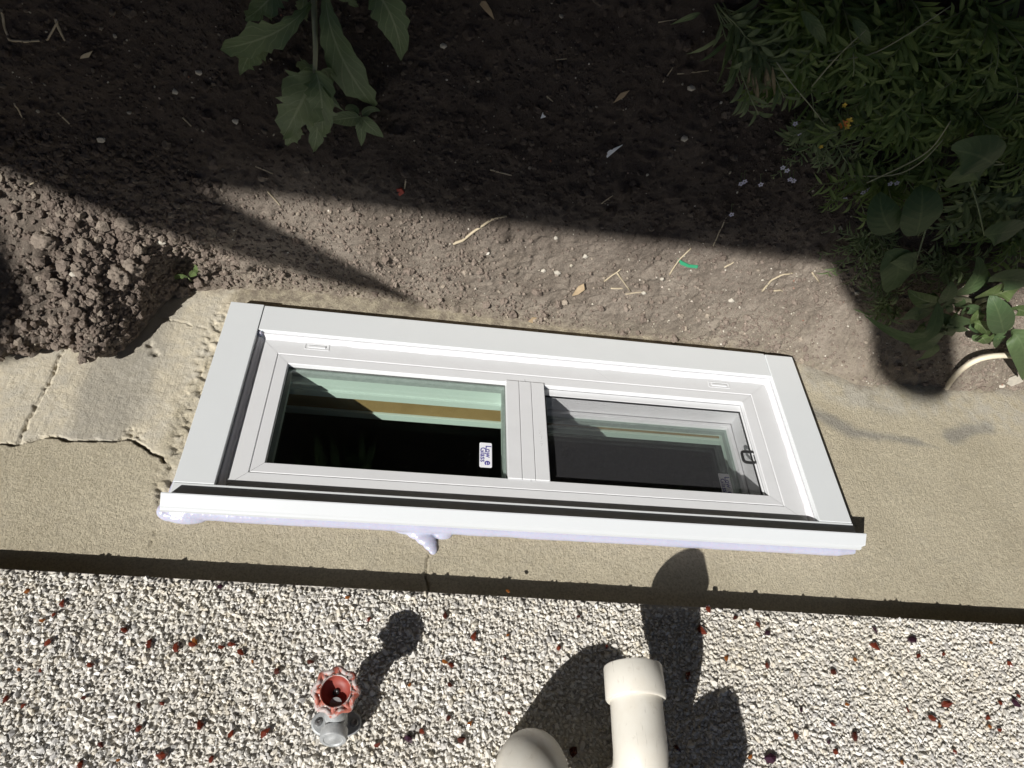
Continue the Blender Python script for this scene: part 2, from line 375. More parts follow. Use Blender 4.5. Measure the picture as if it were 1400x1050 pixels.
M_FENCE = simple('weathered_cedar', (0.1, 0.075, 0.055), (0.16, 0.125, 0.095), 20, 0.85, 0.3)
M_ROOF = simple('roof_shingle', (0.06, 0.055, 0.05), (0.09, 0.085, 0.08), 30, 0.9, 0.3)

# ------------------------------------------------------------------ ground
FY = -0.022                                   # face of the foundation
CX = np.array([-1.6, -0.95, -0.78, -0.69, -0.64, -0.612, -0.600, -0.585, -0.565, -0.52, -0.49, -0.39, -0.22, -0.07, 0.11, 0.29, 0.46, 0.5, 0.55, 0.6, 0.7, 0.82, 0.95, 1.4])
CZ = np.array([0.05, 0.085, 0.088, 0.066, 0.058, 0.058, 0.048, 0.004, -0.03, -0.045, -0.05, -0.060, -0.058, -0.042, -0.034, -0.031, -0.024, -0.010, 0.012, 0.034, 0.026, 0.022, 0.012, 0.0])
def ground(x, y, fine=True):
    x = np.asarray(x, float); y = np.asarray(y, float)
    wob = 0.012 * (fbm(x * 30, y * 30, 91, 3) - 0.5)
    zc = np.interp(x + wob, CX, CZ) + (0.022 - 0.014 * sm(-0.5, -0.44, x) * (1 - sm(0.44, 0.5, x))) * (fbm(x * 38, y * 10, 93, 4) - 0.5)
    far = -0.03 + 0.02 * (fbm(x * 3 + 5, y * 3, 3, 3) - 0.5)
    s = sm(0.0, 0.17, y - FY)
    z = zc * (1 - s) + far * s
    # dug heap against the wall, with a steep broken right flank
    flank = 1 - sm(-0.645 + wob * 2, -0.588 + wob * 2, x + 0.45 * (y - 0.02))
    heap = flank * sm(-0.10, 0.045, y) * (1 - sm(0.05, 0.20, y)) * 0.066
    z = z + heap - 0.022 * np.exp(-(((x + 0.535) / 0.05) ** 2 + ((y - 0.03) / 0.04) ** 2))
    near = np.exp(-((y / 0.8) ** 2)) * (np.abs(x) < 2.5)
    rough = 0.45 + 0.55 * sm(0.40, 0.62, fbm(x * 6, y * 6, 21, 3)) + 1.7 * flank * (1 - sm(0.15, 0.3, y))
    calm = sm(-0.5, -0.3, x) * (1 - sm(0.14, 0.24, y)) * 0.3
    rough = rough * (1 - calm)
    if fine:
        z = z + near * (0.022 * (fbm(x * 14, y * 14, 5, 4) - 0.5) * rough
            + rough * (0.75 * lumps(x, y, 0.034, 0.003, 0.016, 11, 0.55) + 0.8 * lumps(x, y, 0.015, 0.001, 0.007, 23, 0.75))
            + (0.35 + 0.65 * rough) * 0.8 * lumps(x, y, 0.0068, 0.0005, 0.0032, 31, 0.85)
            + 0.0034 * (fbm(x * 160, y * 160, 41, 3) - 0.5) * (0.6 + rough)
            - 0.0042 * (0.45 + 0.55 * rough) * np.maximum(0, 0.16 - np.abs(fbm(x * 42, y * 42, 45, 3) - 0.5)) / 0.16 * sm(0.5, 0.62, vn(x * 20, y * 20, 47)))
    return z
def gp(px, py, dz=0.0):
    z = -0.03
    for k in range(5):
        p = onZ(px, py, z); z = 0.45 * z + 0.55 * float(ground(p[:1], p[1:2], k > 2)[0])
    p[2] = float(ground(p[:1], p[1:2])[0]) + dz
    return p
def axis(lo, hi, step, far, grow=1.35):
    a = list(np.arange(lo, hi + step * 0.5, step)); d = step * 3; x = lo; left = []
    while x > -far: d *= grow; x -= d; left.append(x)
    d = step * 3; x = a[-1]; right = []
    while x < far: d *= grow; x += d; right.append(x)
    return np.array(left[::-1] + a + right)
gx = axis(-0.92, 1.12, 0.0026, 70); gy = axis(-0.05, 0.68, 0.0026, 70)
X, Y = np.meshgrid(gx, gy); Z = ground(X, Y)
nx, ny = len(gx), len(gy)
idx = np.arange(nx * ny).reshape(ny, nx)
q = np.stack([idx[:-1, :-1], idx[:-1, 1:], idx[1:, 1:], idx[1:, :-1]], -1)
cxm = (X[:-1, :-1] + X[1:, 1:]) / 2; cym = (Y[:-1, :-1] + Y[1:, 1:]) / 2
keep = ~((cym < -0.06) & (cym > -7) & (np.abs(cxm) < 6.0))
V = np.stack([X, Y, Z], -1).reshape(-1, 3)
used = np.unique(q[keep]); remap = np.full(len(V), -1); remap[used] = np.arange(len(used))
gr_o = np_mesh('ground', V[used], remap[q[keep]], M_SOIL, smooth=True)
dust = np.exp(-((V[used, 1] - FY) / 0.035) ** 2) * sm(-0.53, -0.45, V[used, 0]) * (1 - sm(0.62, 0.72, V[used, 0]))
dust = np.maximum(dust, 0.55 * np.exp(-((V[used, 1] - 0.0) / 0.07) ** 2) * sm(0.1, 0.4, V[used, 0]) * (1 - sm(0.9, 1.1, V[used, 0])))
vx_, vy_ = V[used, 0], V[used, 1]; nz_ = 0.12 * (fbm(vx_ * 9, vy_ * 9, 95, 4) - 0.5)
dry = (1 - sm(0.12, 0.27, vy_ + nz_)) * (0.62 + 0.38 * sm(-0.56, -0.42, vx_ + nz_)) * (vy_ > -1)  # dry dust by the wall, plus sun and shade contrast painted into the soil
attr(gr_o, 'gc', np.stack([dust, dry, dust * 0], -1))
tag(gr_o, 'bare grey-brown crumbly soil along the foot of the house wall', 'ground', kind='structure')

# ------------------------------------------------------------------ scattered clods and grit (nobody could count them)
def ico(sub):
    bm = bmesh.new(); bmesh.ops.create_icosphere(bm, subdivisions=sub, radius=1)
    bm.verts.index_update(); v = np.array([x.co[:] for x in bm.verts]); f = np.array([[x.index for x in p.verts] for p in bm.faces]); bm.free(); return v, f
ICO1 = ico(1); ICO2 = ico(2); ICO4 = ico(4)
def rand_rot(n):
    qn = rng.normal(size=(n, 4)); qn /= np.linalg.norm(qn, axis=1)[:, None]; a, b, c, d = qn.T
    return np.stack([np.stack([1-2*(c*c+d*d), 2*(b*c-a*d), 2*(b*d+a*c)], -1), np.stack([2*(b*c+a*d), 1-2*(b*b+d*d), 2*(c*d-a*b)], -1), np.stack([2*(b*d-a*c), 2*(c*d+a*b), 1-2*(b*b+c*c)], -1)], 1)
def scatter(P, S, base, jit=0.25, R=None):
    bv, bf = base; n = len(P)
    v = bv[None] * (1 + jit * rng.uniform(-1, 1, (n, len(bv), 1))) * S[:, None, :]
    v = np.einsum('nij,nkj->nki', rand_rot(n) if R is None else R, v) + P[:, None, :]
    f = bf[None] + (np.arange(n) * len(bv))[:, None, None]
    return v.reshape(-1, 3), f.reshape(-1, 3)
def soil_pts(n, weight):
    out = []
    tot = 0
    while tot < n:
        x = rng.uniform(-0.9, 1.1, n); y = rng.uniform(-0.018, 0.66, n)
        k = rng.uniform(0, 1, n) < weight(x, y); out.append(np.stack([x[k], y[k]], -1)); tot += k.sum()
    return np.concatenate(out)[:n]
def wt(x, y):
    heap = (x < -0.5) * (y < 0.25) * 1.0
    return np.clip(0.25 + 0.75 * sm(0.42, 0.6, fbm(x * 7, y * 7, 61, 3)) + heap * 0.75 + 0.05 * ((y < 0.2) & (x > -0.45)), 0.05, 1)
def dry_lit_at(x, y):
    nz = 0.12 * (fbm(x * 9, y * 9, 95, 4) - 0.5); return (1 - sm(0.12, 0.27, y + nz)) * (0.62 + 0.38 * sm(-0.56, -0.42, x + nz))  # same mask for loose soil: dryness with painted sun and shade contrast
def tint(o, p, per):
    d = np.repeat(dry_lit_at(p[:, 0], p[:, 1]), per); attr(o, 'gc', np.stack([d * 0, d, d * 0], -1)); return o
p2 = soil_pts(33000, wt); r = np.clip(rng.lognormal(math.log(0.0014), 0.45, len(p2)), 0.0006, 0.0055)
extra_ = rng.uniform(0, 1, len(p2)) < 0.07; ye_ = rng.uniform(-0.016, 0.15, len(p2)); p2[extra_] = np.stack([-0.608 - 0.45 * (ye_ - 0.02) + rng.normal(0, 0.022, len(p2)), ye_], -1)[extra_]
r *= 1 + 0.5 * ((p2[:, 0] < -0.5) & (p2[:, 1] < 0.25))
P = np.stack([p2[:, 0], p2[:, 1], ground(p2[:, 0], p2[:, 1]) + r * 0.35], -1)
v, f = scatter(P, r[:, None] * rng.uniform(0.65, 1.3, (len(r), 3)), ICO1, 0.22)
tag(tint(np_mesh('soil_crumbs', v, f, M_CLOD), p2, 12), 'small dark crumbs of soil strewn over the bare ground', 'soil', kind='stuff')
def wh(x, y): return np.clip(0.04 + 0.95 * (x < -0.47) * (y < 0.24) + 0.12 * (y > 0.24) + 0.16 * ((x > -0.45) & (y < 0.1)), 0, 1)
def flank_pts(n):
    y = rng.uniform(-0.016, 0.15, n); return np.stack([-0.612 - 0.45 * (y - 0.02) + rng.normal(0, 0.022, n), y], -1)
p2 = np.concatenate([soil_pts(1500, wh), flank_pts(520)]); r = rng.lognormal(math.log(0.0038), 0.38, len(p2)).clip(0.002, 0.0072)
P = np.stack([p2[:, 0], p2[:, 1], ground(p2[:, 0], p2[:, 1]) + r * 0.3], -1)
v, f = scatter(P, r[:, None] * rng.uniform(0.7, 1.25, (len(r), 3)), ICO2, 0.3)
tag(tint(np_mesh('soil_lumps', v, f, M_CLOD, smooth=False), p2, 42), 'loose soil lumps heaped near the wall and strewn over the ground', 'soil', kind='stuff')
p2 = soil_pts(2600, lambda x, y: 0.25 + 0.75 * ((y < 0.2) & (x > 0.2)) + 0.2 * (x < -0.5)); r = rng.lognormal(math.log(0.00085), 0.45, len(p2)).clip(0.0004, 0.0028)
P = np.stack([p2[:, 0], p2[:, 1], ground(p2[:, 0], p2[:, 1]) + r * 0.5], -1)
v, f = scatter(P, r[:, None] * rng.uniform(0.6, 1.4, (len(r), 3)), ICO1, 0.2)
tag(np_mesh('pale_grit', v, f, M_GRIT), 'tiny pale bits of grit sprinkled over the soil', 'grit', kind='stuff')
clods = [(172, 305, 13), (183, 366, 15), (110, 355, 11), (142, 375, 12), (146, 410, 20), (60, 335, 18), (120, 330, 14), (237, 322, 9), (222, 325, 8),
         (250, 398, 15), (170, 437, 11), (140, 444, 9), (95, 415, 10), (28, 442, 8), (22, 296, 7), (70, 318, 9), (190, 340, 10), (40, 395, 11), (75, 390, 12), (100, 300, 9)]
for px, py, rp in clods:
    p = gp(px, py); rr = psize(p, rp) * 0.85
    v, f = ICO4; nn = fbm(v[:, 0] * 1.7 + px, v[:, 1] * 1.7 + v[:, 2] * 2.3 + py, px, 3)[:, None]
    n2_ = lumps(v[:, 0] + 0.6 * v[:, 2] + px, v[:, 1] + 0.6 * v[:, 2], 0.34, 0.05, 0.3, py)[:, None] + 0.75 * (fbm(v[:, 0] * 5 + v[:, 2] * 4 + px, v[:, 1] * 6 - v[:, 2] * 4, py, 4)[:, None] - 0.5)
    vv = v * (0.6 + 0.6 * nn + 0.7 * n2_ + 0.03 * rng.uniform(-1, 1, (len(v), 1))) * rr * np.array([rng.uniform(.8, 1.2), rng.uniform(.8, 1.2), .8]) + p + np.array([0, 0, rr * 0.25])
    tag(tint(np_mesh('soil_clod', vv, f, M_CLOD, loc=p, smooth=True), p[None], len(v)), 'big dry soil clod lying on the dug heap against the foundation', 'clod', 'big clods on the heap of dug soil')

# ------------------------------------------------------------------ house: stone-dash wall over a rendered foundation
house = empty('house', (0, -0.022, 0), 'house wall with crushed stone dash above a sand-coloured rendered foundation', 'house')
def edge_z(x): return 0.4618 + 0.01335 * (np.asarray(x) + 0.04)
hole = (-0.452, 0.452, 0.018, 0.352)
def poly_d(x, z, pts):
    d = np.full(np.shape(x), 9.0)
    for (ax_, az_), (bx_, bz_) in zip(pts[:-1], pts[1:]):
        vx, vz = bx_ - ax_, bz_ - az_; t = np.clip(((x - ax_) * vx + (z - az_) * vz) / (vx * vx + vz * vz), 0, 1)
        d = np.minimum(d, np.hypot(x - ax_ - t * vx, z - az_ - t * vz))
    return d
def wpts(l): return [tuple(onY(px, py, FY)[[0, 2]]) for px, py in l]
crack = wpts([(-140, 590), (-60, 602), (0, 606), (22, 607), (38, 603), (55, 597), (78, 596), (94, 602), (130, 601), (148, 603), (168, 600), (183, 602), (196, 611), (208, 618), (221, 626), (230, 640)])
joint = wpts([(104, 440), (97, 452), (78, 495), (66, 522), (45, 560), (30, 590), (24, 606)])
lcrk = wpts([(585, 742), (590, 752), (583, 768), (585, 805)])
scrk = wpts([(214, 727), (205, 742), (203, 748)])
hcrk = wpts([(215, 432), (250, 440), (283, 449)])
fx = axis(-0.93, 1.1, 0.0021, 5.5, 1.6); fx = fx[np.abs(fx) < 5.9]
fz = np.concatenate([np.array([-0.7, -0.35, -0.2, -0.14]), np.arange(-0.11, 0.49, 0.0021), np.array([0.52])])
fx = np.sort(np.unique(np.concatenate([[q_ for q_ in fx if min(abs(q_ - hole[0]), abs(q_ - hole[1])) > 0.0012], hole[:2]]))); fz = np.sort(np.unique(np.concatenate([[q_ for q_ in fz if min(abs(q_ - hole[2]), abs(q_ - hole[3])) > 0.0012], hole[2:]])))
X, Z = np.meshgrid(fx, fz)
wx = X + 0.006 * (fbm(X * 130, Z * 130, 71, 4) - 0.5); wz = Z + 0.006 * (fbm(X * 130, Z * 130, 77, 4) - 0.5)
ccx = np.array([p[0] for p in crack]); ccz = np.array([p[1] for p in crack])
zcr = np.interp(wx, ccx, ccz)
board = (1 - sm(-0.003, 0.001, wz - zcr)) * (1 - sm(-0.508, -0.486, wx + 0.03 * (fbm(X * 40, Z * 40, 73, 3) - 0.5) + 0.10 * (Z - 0.1)))
board *= (X > -3)
h = 0.0016 * (fbm(X * 12, Z * 12, 51, 4) - 0.5) + 0.0012 * (fbm(X * 150, Z * 150, 52, 3) - 0.5)
h = h - 0.0018 * board + board * 0.0005 * (vn(X * 420, Z * 12, 55) - 0.5)
d1 = poly_d(wx, wz, crack); wdt = 0.0011 + 0.0019 * vn(X * 60, X * 0, 56)
h = h - 0.012 * (1 - sm(wdt * 0.35, wdt, d1)) * (X < -0.5)
d2 = poly_d(wx, wz, joint); h = h - 0.0042 * (1 - sm(0.0006, 0.0028, d2)) * (0.35 + 1.0 * vn(X * 300, Z * 300, 57))
for cr, wd, dp in ((lcrk, 0.0011, 0.004), (scrk, 0.0009, 0.003), (hcrk, 0.0012, 0.0022)):
    h = h - dp * (1 - sm(wd * 0.3, wd * 1.3, poly_d(wx, wz, cr)))
# rough torn plaster beside the window, trowelled smear near the soil
tear = np.exp(-((X + 0.488) / 0.016) ** 2) * sm(-0.05, 0.03, Z) * (1 - sm(0.33, 0.36, Z))
h = h - tear * 0.004 * sm(0.47, 0.56, fbm(X * 130, Z * 130, 58, 4)) + tear * 0.003 * (fbm(X * 200, Z * 200, 59, 2) - 0.5)
zg = np.interp(X, CX, CZ)
rsm = sm(0.47, 0.52, X) * (1 - sm(0.045, 0.085, Z - zg + 0.02 * (fbm(X * 14, Z * 14, 62, 3) - 0.5) - 0.03 * sm(0.72, 0.9, X)))
h = h + 0.0016 * rsm
for px, py, rp in ((212, 481, 6), (205, 470, 4), (186, 596, 7), (178, 588, 6), (262, 585, 5)):
    p = onY(px, py, FY); rr = psize(p, rp); h = h - 0.0045 * np.exp(-(np.hypot(X - p[0], Z - p[2]) / rr) ** 2) * sm(0.42, 0.56, fbm(X * 260, Z * 260, 63, 2)) * 1.4
Vf = np.stack([X, FY + h * (np.abs(X) < 1.1), Z], -1).reshape(-1, 3)
nxx, nzz = len(fx), len(fz); idx = np.arange(nxx * nzz).reshape(nzz, nxx)
q = np.stack([idx[:-1, :-1], idx[1:, :-1], idx[1:, 1:], idx[:-1, 1:]], -1)
cxm = (X[:-1, :-1] + X[1:, 1:]) / 2; czm = (Z[:-1, :-1] + Z[1:, 1:]) / 2
keep = ~((cxm > hole[0]) & (cxm < hole[1]) & (czm > hole[2]) & (czm < hole[3]))
used = np.unique(q[keep]); remap = np.full(len(Vf), -1); remap[used] = np.arange(len(used))
fo = np_mesh('foundation', Vf[used], remap[q[keep]], M_FOUND, house, smooth=True)
s1 = wpts([(1108, 562), (1135, 575), (1170, 592), (1215, 598), (1262, 607), (1282, 612)]); s2 = wpts([(1300, 598), (1330, 585), (1350, 583)])
sme = 1 - sm(0.004, 0.022, poly_d(X, Z, s1) + 0.016 * (fbm(X * 30, Z * 60, 64, 3) - 0.5) + 0.012 * sm(0.55, 0.75, X))
sme2 = 0.8 * (1 - sm(0.002, 0.02, poly_d(X, Z, s2) + 0.02 * (fbm(X * 30, Z * 60, 65, 3) - 0.5)))
sme3 = 0.55 * rsm * sm(0.45, 0.6, fbm(X * 22, Z * 22, 66, 4)); sme4 = 0.6 * board * (1 - sm(0.0, 0.03, np.abs(X + 0.6) - 0.03 + 0.05 * (fbm(X * 12, Z * 12, 67) - 0.5)))
under = (1 - sm(0.0, 0.02, Z)) * sm(-0.5, -0.47, X) * (1 - sm(0.46, 0.5, X))
soilst = np.clip(np.maximum((1 - sm(0.0, 0.02, Z - zg)) * 0.8, under * 0.9), 0, 1)
fcol = np.stack([board, np.clip(np.maximum.reduce([sme * 0.85, sme2, sme3, sme4]), 0, 1), np.clip(rsm * 0.9 + tear * 0.6 + 0.5 * board * sm(0.5, 0.6, fbm(X * 18, Z * 18, 68, 3)), 0, 1), soilst], -1).reshape(-1, 4)
attr(fo, 'fc', fcol[used])
# reveals of the opening and the dark basement behind it
b = MB(); x0, x1, z0, z1 = hole
b.add([(x0, FY, z0), (x1, FY, z0), (x1, FY, z1), (x0, FY, z1), (x0, -0.24, z0), (x1, -0.24, z0), (x1, -0.24, z1), (x0, -0.24, z1)],
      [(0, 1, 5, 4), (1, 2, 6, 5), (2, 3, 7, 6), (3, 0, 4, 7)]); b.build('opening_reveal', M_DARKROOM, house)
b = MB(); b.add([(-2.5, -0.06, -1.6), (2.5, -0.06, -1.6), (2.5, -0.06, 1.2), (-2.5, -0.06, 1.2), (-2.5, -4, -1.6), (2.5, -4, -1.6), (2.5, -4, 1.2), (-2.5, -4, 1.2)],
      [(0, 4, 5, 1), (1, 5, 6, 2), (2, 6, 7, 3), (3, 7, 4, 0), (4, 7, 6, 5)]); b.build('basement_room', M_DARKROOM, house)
# wall slab above
b = MB(); ex = [-5.9, -1.3, 1.3, 5.9]; ez = [float(edge_z(-1.3)), float(edge_z(-1.3)), float(edge_z(1.3)), float(edge_z(1.3))]
V = []; F = []
for x, z in zip(ex, ez): V += [(x, 0.0049, z), (x, 0.0049, 0.96), (x, -0.08, 0.96), (x, -0.08, z)]
for i in range(3):
    k = i * 4; F += [(k, k + 4, k + 5, k + 1), (k + 1, k + 5, k + 6, k + 2), (k + 2, k + 6, k + 7, k + 3), (k + 3, k + 7, k + 4, k)]
F += [(0, 1, 2, 3), (12, 15, 14, 13)]
b.add(V, F); b.build('wall_slab', M_MORTAR, house)
M_SIDING = simple('added_dark_siding', (0.035, 0.027, 0.021), (0.055, 0.043, 0.034), 15, 0.8, 0.3)  # unseen dark siding, added to cut light bounced off the upper wall
b = MB(); b.add([(x_, y_ + FY, z_) for x_, y_, z_ in ((-5.9, -0.06, 0), (5.9, -0.06, 0), (5.9, -0.06, 0.166), (-5.9, -0.06, 0.166), (-5.9, 0.05, 0), (5.9, 0.05, 0), (5.9, 0.036, 0.166), (-5.9, 0.036, 0.166))], [(0, 1, 5, 4), (4, 5, 6, 7), (7, 6, 2, 3), (0, 4, 7, 3), (1, 2, 6, 5)])
sd0 = b.build('added_siding_board', M_SIDING, None); sd0.parent = house; sd0.location = (0, 0.022, 0.963)
for k in range(1, 13): o = bpy.data.objects.new('added_siding_board', sd0.data); link(o, house); o.location = (0, 0.022, 0.963 + 0.168 * k)
b = MB(); b.box(-5.9, -5.8, -6.9, -0.085, -0.3, 3.2); b.box(5.8, 5.9, -6.9, -0.085, -0.3, 3.2); b.box(-5.9, 5.9, -7.0, -6.905, -0.3, 3.2); b.build('side_walls', M_MORTAR, house)
b = MB(); b.add([(-6.2, 0.35, 3.205), (6.2, 0.35, 3.205), (6.2, -7.3, 3.205), (-6.2, -7.3, 3.205), (-6.2, -3.5, 5.0), (6.2, -3.5, 5.0)], [(0, 1, 5, 4), (2, 3, 4, 5), (0, 4, 3), (1, 2, 5), (0, 3, 2, 1)]); b.build('roof', M_ROOF, house)
# crushed stone chips, packed
def dash_pts(sp, x0, x1, zt, s):
    rows = int((zt - 0.43) / (sp * 0.866)); out = []
    for r_ in range(rows):
        xx = np.arange(x0, x1, sp) + (r_ % 2) * sp / 2; out.append(np.stack([xx, np.full_like(xx, 0.43 + r_ * sp * 0.866)], -1))
    p = np.concatenate(out); p += rng.uniform(-0.36, 0.36, p.shape) * sp
    return p[p[:, 1] > edge_z(p[:, 0]) + 0.0022 + 0.002 * vn(p[:, 0] * 60, p[:, 0] * 0, 81)]
p = dash_pts(0.0056, -0.95, 1.0, 0.83, 0); n = len(p)
r = 0.0029 * rng.lognormal(0, 0.27, n).clip(0.5, 1.7)
P = np.stack([p[:, 0], 0.0048 + rng.uniform(-0.0010, 0.0014, n), p[:, 1]], -1)
v, f = scatter(P, r[:, None] * np.stack([rng.uniform(0.9, 1.5, n), rng.uniform(0.55, 0.95, n), rng.uniform(0.55, 0.9, n)], -1), ICO1, 0.2)
o = np_mesh('stone_chips', v, f, M_DASH, house); tag(o, kind='stuff')
p = dash_pts(0.0052, -0.95, 1.0, 0.83, 1); n = len(p); r = 0.0015 * rng.lognormal(0, 0.3, n).clip(0.5, 1.6)
P = np.stack([p[:, 0], 0.0056 + rng.uniform(-0.001, 0.0016, n), p[:, 1]], -1)
oct_v = np.array([(1, 0, 0), (-1, 0, 0), (0, 1, 0), (0, -1, 0), (0, 0, 1), (0, 0, -1)], float); oct_f = np.array([(0, 2, 4), (2, 1, 4), (1, 3, 4), (3, 0, 4), (2, 0, 5), (1, 2, 5), (3, 1, 5), (0, 3, 5)])
v, f = scatter(P, r[:, None] * rng.uniform(0.7, 1.5, (n, 3)), (oct_v, oct_f), 0.2)
o = np_mesh('stone_chip_fines', v, f, M_DASH, house); tag(o, kind='stuff')
# amber and violet glass chips pressed into the dash (photo pixels where they sit, then a few more round about)
chips = [(85, 826, 0, 7), (73, 840, 0, 6), (66, 877, 0, 9), (58, 848, 2, 5), (38, 808, 2, 5), (169, 861, 0, 7), (204, 880, 0, 9), (241, 885, 0, 10), (266, 877, 2, 9), (262, 881, 0, 8),
         (302, 885, 0, 6), (316, 881, 0, 7), (329, 892, 0, 7), (345, 904, 2, 4), (425, 905, 1, 6), (379, 918, 1, 8), (123, 909, 0, 8), (26, 915, 2, 5), (9, 954, 0, 7), (115, 953, 1, 6), (31, 965, 0, 5), (55, 917, 0, 4),
         (190, 964, 1, 6), (222, 961, 0, 5), (190, 995, 0, 8), (273, 990, 0, 9), (361, 1001, 0, 9), (316, 1003, 0, 7), (138, 1017, 1, 6), (221, 1034, 0, 9), (110, 1046, 0, 8), (289, 1038, 0, 7), (162, 1039, 2, 4), (301, 801, 3, 6),
         (475, 817, 2, 5), (504, 847, 0, 5), (608, 842, 1, 6), (648, 871, 0, 8), (694, 808, 2, 4), (694, 868, 2, 4), (608, 905, 2, 6), (616, 909, 0, 6), (615, 936, 1, 7), (613, 981, 1, 7), (642, 990, 2, 6), (558, 1010, 3, 10), (577, 1000, 0, 6),
         (516, 1018, 0, 6), (631, 1012, 1, 8), (696, 974, 0, 5), (763, 886, 0, 6), (791, 842, 1, 5), (690, 900, 0, 4), (830, 884, 0, 4), (783, 1027, 1, 10), (560, 936, 2, 4),
         (968, 832, 0, 8), (959, 862, 0, 10), (1005, 845, 1, 5), (1036, 853, 0, 7), (1050, 865, 3, 7), (993, 900, 2, 6), (1049, 909, 0, 8), (940, 924, 0, 7), (1196, 860, 3, 7), (1195, 882, 0, 9), (1247, 875, 3, 9), (1139, 918, 1, 8), (1169, 901, 2, 5),
         (1256, 897, 0, 5), (1290, 893, 0, 5), (1355, 878, 2, 5), (1381, 908, 0, 6), (1293, 961, 0, 9), (1275, 981, 0, 9), (1285, 991, 2, 6), (1241, 970, 0, 5), (1158, 962, 2, 5), (1139, 990, 0, 6), (1169, 1007, 1, 9), (1088, 1005, 0, 7), (1133, 1013, 3, 6), (1143, 1028, 0, 7),
         (1055, 1038, 3, 11), (1026, 1035, 2, 5), (1368, 961, 0, 6), (1389, 962, 3, 9), (1351, 980, 0, 6), (1353, 993, 2, 5), (1367, 998, 0, 5), (1306, 1028, 0, 6), (1233, 1042, 2, 5), (1393, 951, 0, 5), (925, 1022, 1, 8), (1096, 971, 3, 5)]
chip_me = []
for k in range(6):
    bm = bmesh.new(); bmesh.ops.create_icosphere(bm, subdivisions=1, radius=1)
    for vtx in bm.verts:
        c_ = vtx.co; c_ *= random.uniform(0.65, 1.25); c_.x *= random.uniform(0.9, 1.5); c_.y *= 0.5; c_.z *= 0.8
    res = bmesh.ops.convex_hull(bm, input=bm.verts); me = bpy.data.meshes.new('glass_chip')
    bm.to_mesh(me); bm.free(); chip_me.append(me)
MS = {}
for i in range(60):
    chips.append((None, (rng.uniform(-0.9, 0.95), rng.uniform(0.66, 0.8)), int(rng.integers(0, 4)), rng.uniform(5, 9)))
for px, py, k, sz in chips:
    p = np.array([py[0], 0.0092, py[1]]) if px is None else onY(px, py, 0.0092)
    mk = (random.randrange(6), k)
    if mk not in MS:
        me = chip_me[mk[0]].copy(); me.materials.append(M_CHIP[k]); MS[mk] = me
    o = bpy.data.objects.new('glass_chip', MS[mk]); o.location = Vector(p) - house.location
    s_ = psize(p, sz) * 0.74; o.scale = (s_, s_, s_); o.rotation_euler = (random.uniform(-.4, .4), random.uniform(0, 6.28), random.uniform(-.4, .4)); link(o, house)

# ------------------------------------------------------------------ basement window
win = empty('basement_window', (0, FY, 0.0), 'white vinyl sliding basement window with broad trim, set low in the foundation', 'window')
TX0, TX1, TZ0 = -0.475, 0.475, 0.0
b = MB(); b.box(TX0, -0.4245, FY - 0.004, 0.0, -0.001, 0.3255, 0.0008); b.build('side_trim', M_TRIM, win)
b = MB(); b.box(0.4235, TX1, FY - 0.004, 0.0, 0.002, 0.3255, 0.0008); b.build('side_trim', M_TRIM, win)
b = MB(); b.box(-0.4238, 0.4228, FY - 0.004, -0.0014, -0.0005, 0.0505, 0.0008); b.build('sill_trim', M_TRIM, win)
b = MB(); b.box(TX0, TX1 + 0.001, FY - 0.004, -0.0006, 0.3262, 0.3488, 0.0008); b.build('head_trim', M_TRIM, win)
# drip cap: lip, sloping ledge, upstand
b = MB(); prof = [(-0.0, 0.3492), (0.0148, 0.3498), (0.0157, 0.3506), (0.0152, 0.3520), (0.0050, 0.3640), (0.0028, 0.3652), (0.0010, 0.3672), (-0.0030, 0.3676), (-0.0034, 0.3492)]
n = len(prof); xs = [-0.4795, -0.4785, 0.4715, 0.4795]
V = []; F = []
for i, x in enumerate(xs):
    for j, (y, z) in enumerate(prof):
        V.append((x if not (i == 3 and z > 0.3645) else 0.4745, y, z))
for i in range(len(xs) - 1):
    for j in range(n): F.append((i * n + j, (i + 1) * n + j, (i + 1) * n + (j + 1) % n, i * n + (j + 1) % n))
F += [tuple(range(n))[::-1], tuple((len(xs) - 1) * n + j for j in range(n))]
b.add(V, F); b.build('drip_cap', M_CAP, win)
# sealant beads
def bead(pts, r0, var, seed, mat, name='caulk_bead', n=90, squash=0.8):
    P = [np.asarray(p) for p in pts]; seg = [np.linalg.norm(P[i + 1] - P[i]) for i in range(len(P) - 1)]; L = sum(seg); out = []; rr = []
    for k in range(n + 1):
        d = L * k / n; i = 0
        while i < len(seg) - 1 and d > seg[i]: d -= seg[i]; i += 1
        q_ = P[i] + (P[i + 1] - P[i]) * (d / seg[i]); s_ = L * k / n
        v_ = float(fbm(np.array([s_ * 28]), np.array([seed * 1.7]), seed, 3)[0]); u_ = float(vn(np.array([s_ * 110]), np.array([seed * 3.1]), seed + 5))
        e = min(1, 6 * min(k / n, 1 - k / n) + 0.45)
        rr.append((r0 * (1 + var * (v_ - 0.5) * 2 + 0.15 * (u_ - 0.5))) * e); out.append(q_)
    b = MB(); b.tube(out, rr, 10, True, squash); return b.build(name, mat, win, smooth=True)
bead([(-0.4805, FY + 0.001, 0.3600), (-0.4775, FY + 0.001, 0.25), (-0.4765, FY + 0.001, 0.12), (-0.477, FY + 0.001, 0.03)], 0.0036, 0.75, 8, M_CAULK, n=120)
def blob(center, rad, name='caulk_blob', seed=1):
    v, f = ico(3); nn = fbm(v[:, 0] * 2 + seed, v[:, 1] * 2 + v[:, 2] * 3, seed, 3)[:, None]
    return np_mesh(name, v * (0.75 + 0.5 * nn) * np.array(rad) + np.array(center), f, M_CAULK, win, smooth=True)
